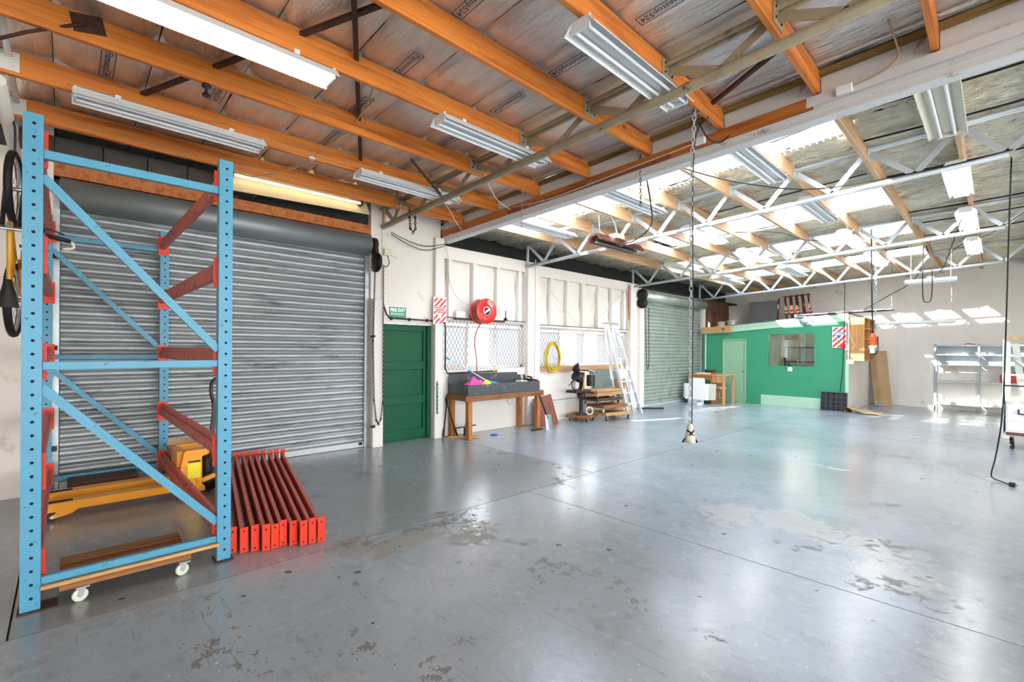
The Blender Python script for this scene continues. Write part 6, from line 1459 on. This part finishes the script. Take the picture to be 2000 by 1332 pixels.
for x, y in ((0.18, 11.82), (1.1, 11.82), (0.18, 12.4), (1.1, 12.4)): caster(ct, x, y, fz(y), 0.065, 'black_rubber', 'steel_dark', 0.03)
st2 = thing('white_ladder', 'pale wooden step ladder behind the white cart', 'ladder', (0.4, 13.5, fz(13.5)))
MB().bar((0.12, 13.2, fz(13.2)), (0.12, 13.5, 1.85), 0.03, 0.11, (1, 0, 0)).build('rail', 'ladder_pale', st2); MB().bar((0.42, 13.9, fz(13.9)), (0.24, 13.55, 1.78), 0.03, 0.10, (1, 0, 0)).build('rail', 'ladder_pale', st2)
MB().bar((0.85, 13.2, fz(13.2)), (0.85, 13.5, 1.85), 0.03, 0.11, (1, 0, 0)).build('rail', 'ladder_pale', st2)
MB().box(0.10, 0.9, 13.42, 13.62, 1.84, 1.89, 0.004).build('top_step', 'batten_wood', st2)
for k in (0.2, 0.42, 0.64, 0.83): MB().bar((0.12, 13.2 + 0.3 * k, fz(13) + 1.93 * k), (0.85, 13.2 + 0.3 * k, fz(13) + 1.93 * k), 0.10, 0.03).build('step', 'ladder_pale', st2)
MB().bar((0.25, 13.58, 1.45), (0.75, 13.60, 0.95), 0.03, 0.05).build('brace', 'ladder_pale', st2)
tag(MB().bar((0.30, 12.2, 0.715), (0.78, 12.9, 1.7), 0.03, 0.14, (1, 0, 0)).build('slotted_angle', 'batten_cream'), 'cream plank leaning up out of the white cart', 'plank')
g = MB(); g.bar((0.40, 12.15, 0.72), (0.72, 12.4, 1.25), 0.012, 0.035, (1, 0, 0)); g.bar((0.44, 12.15, 0.72), (0.76, 12.4, 1.25), 0.012, 0.035, (1, 0, 0))
for k in range(12): g.bar(V((0.40, 12.15, 0.72)).lerp(V((0.72, 12.4, 1.25)), k / 12), V((0.44, 12.15, 0.72)).lerp(V((0.76, 12.4, 1.25)), k / 12), 0.012, 0.02)
tag(g.build('slotted_track', 'steel_dark'), 'slotted steel track leaning in the white cart', 'track')
rb = thing('red_crate', 'red crate on the back shelving behind the white cart', 'crate', (0.27, 18.8, 0.751))
MB().box(0.04, 0.50, 18.64, 18.94, 0.752, 0.96, 0.008).build('body', 'red_box', rb); MB().tube([(0.1, 18.7, 0.965), (0.18, 18.72, 1.03), (0.28, 18.7, 0.99), (0.36, 18.74, 1.03), (0.44, 18.7, 0.97)], 0.025, 6).build('contents', 'steel_dark', rb)
import numpy as np
F=910.;YAW=np.radians(46.2);ROLL=np.radians(-.4);CX,CY=1000.,681.;H=1.6;FS=-.006
fw=np.array([-np.sin(YAW),np.cos(YAW),0]);rt=np.array([np.cos(YAW),np.sin(YAW),0]);up=np.array([0,0,1.])
# image rolled: horizon lower at right
cr,sr=np.cos(ROLL),np.sin(ROLL)
R=cr*rt+(-sr)*up*1; U=sr*rt+cr*up
C=np.array([0,0,H])
def ray(u,v): return R*(u-CX)-U*(v-CY)+fw*F
def px(p):
    d=np.array(p,float)-C;return CX+F*(d@R)/(d@fw),CY-F*(d@U)/(d@fw)
def onx(u,v,x): d=ray(u,v);return C+d*(x/d[0])
def ony(u,v,y): d=ray(u,v);return C+d*(y/d[1])
def onz(u,v,z): d=ray(u,v);return C+d*((z-H)/d[2])
def fl(u,v): d=ray(u,v);t=-H/(d[2]-FS*d[1]);return C+d*t
def seg(u,v0,v1): # height of vertical segment standing on floor
    p=fl(u,v0);d=ray(u,v1);t=(p[:2]@d[:2])/(d[:2]@d[:2]);return p,H+d[2]*t-p[2]
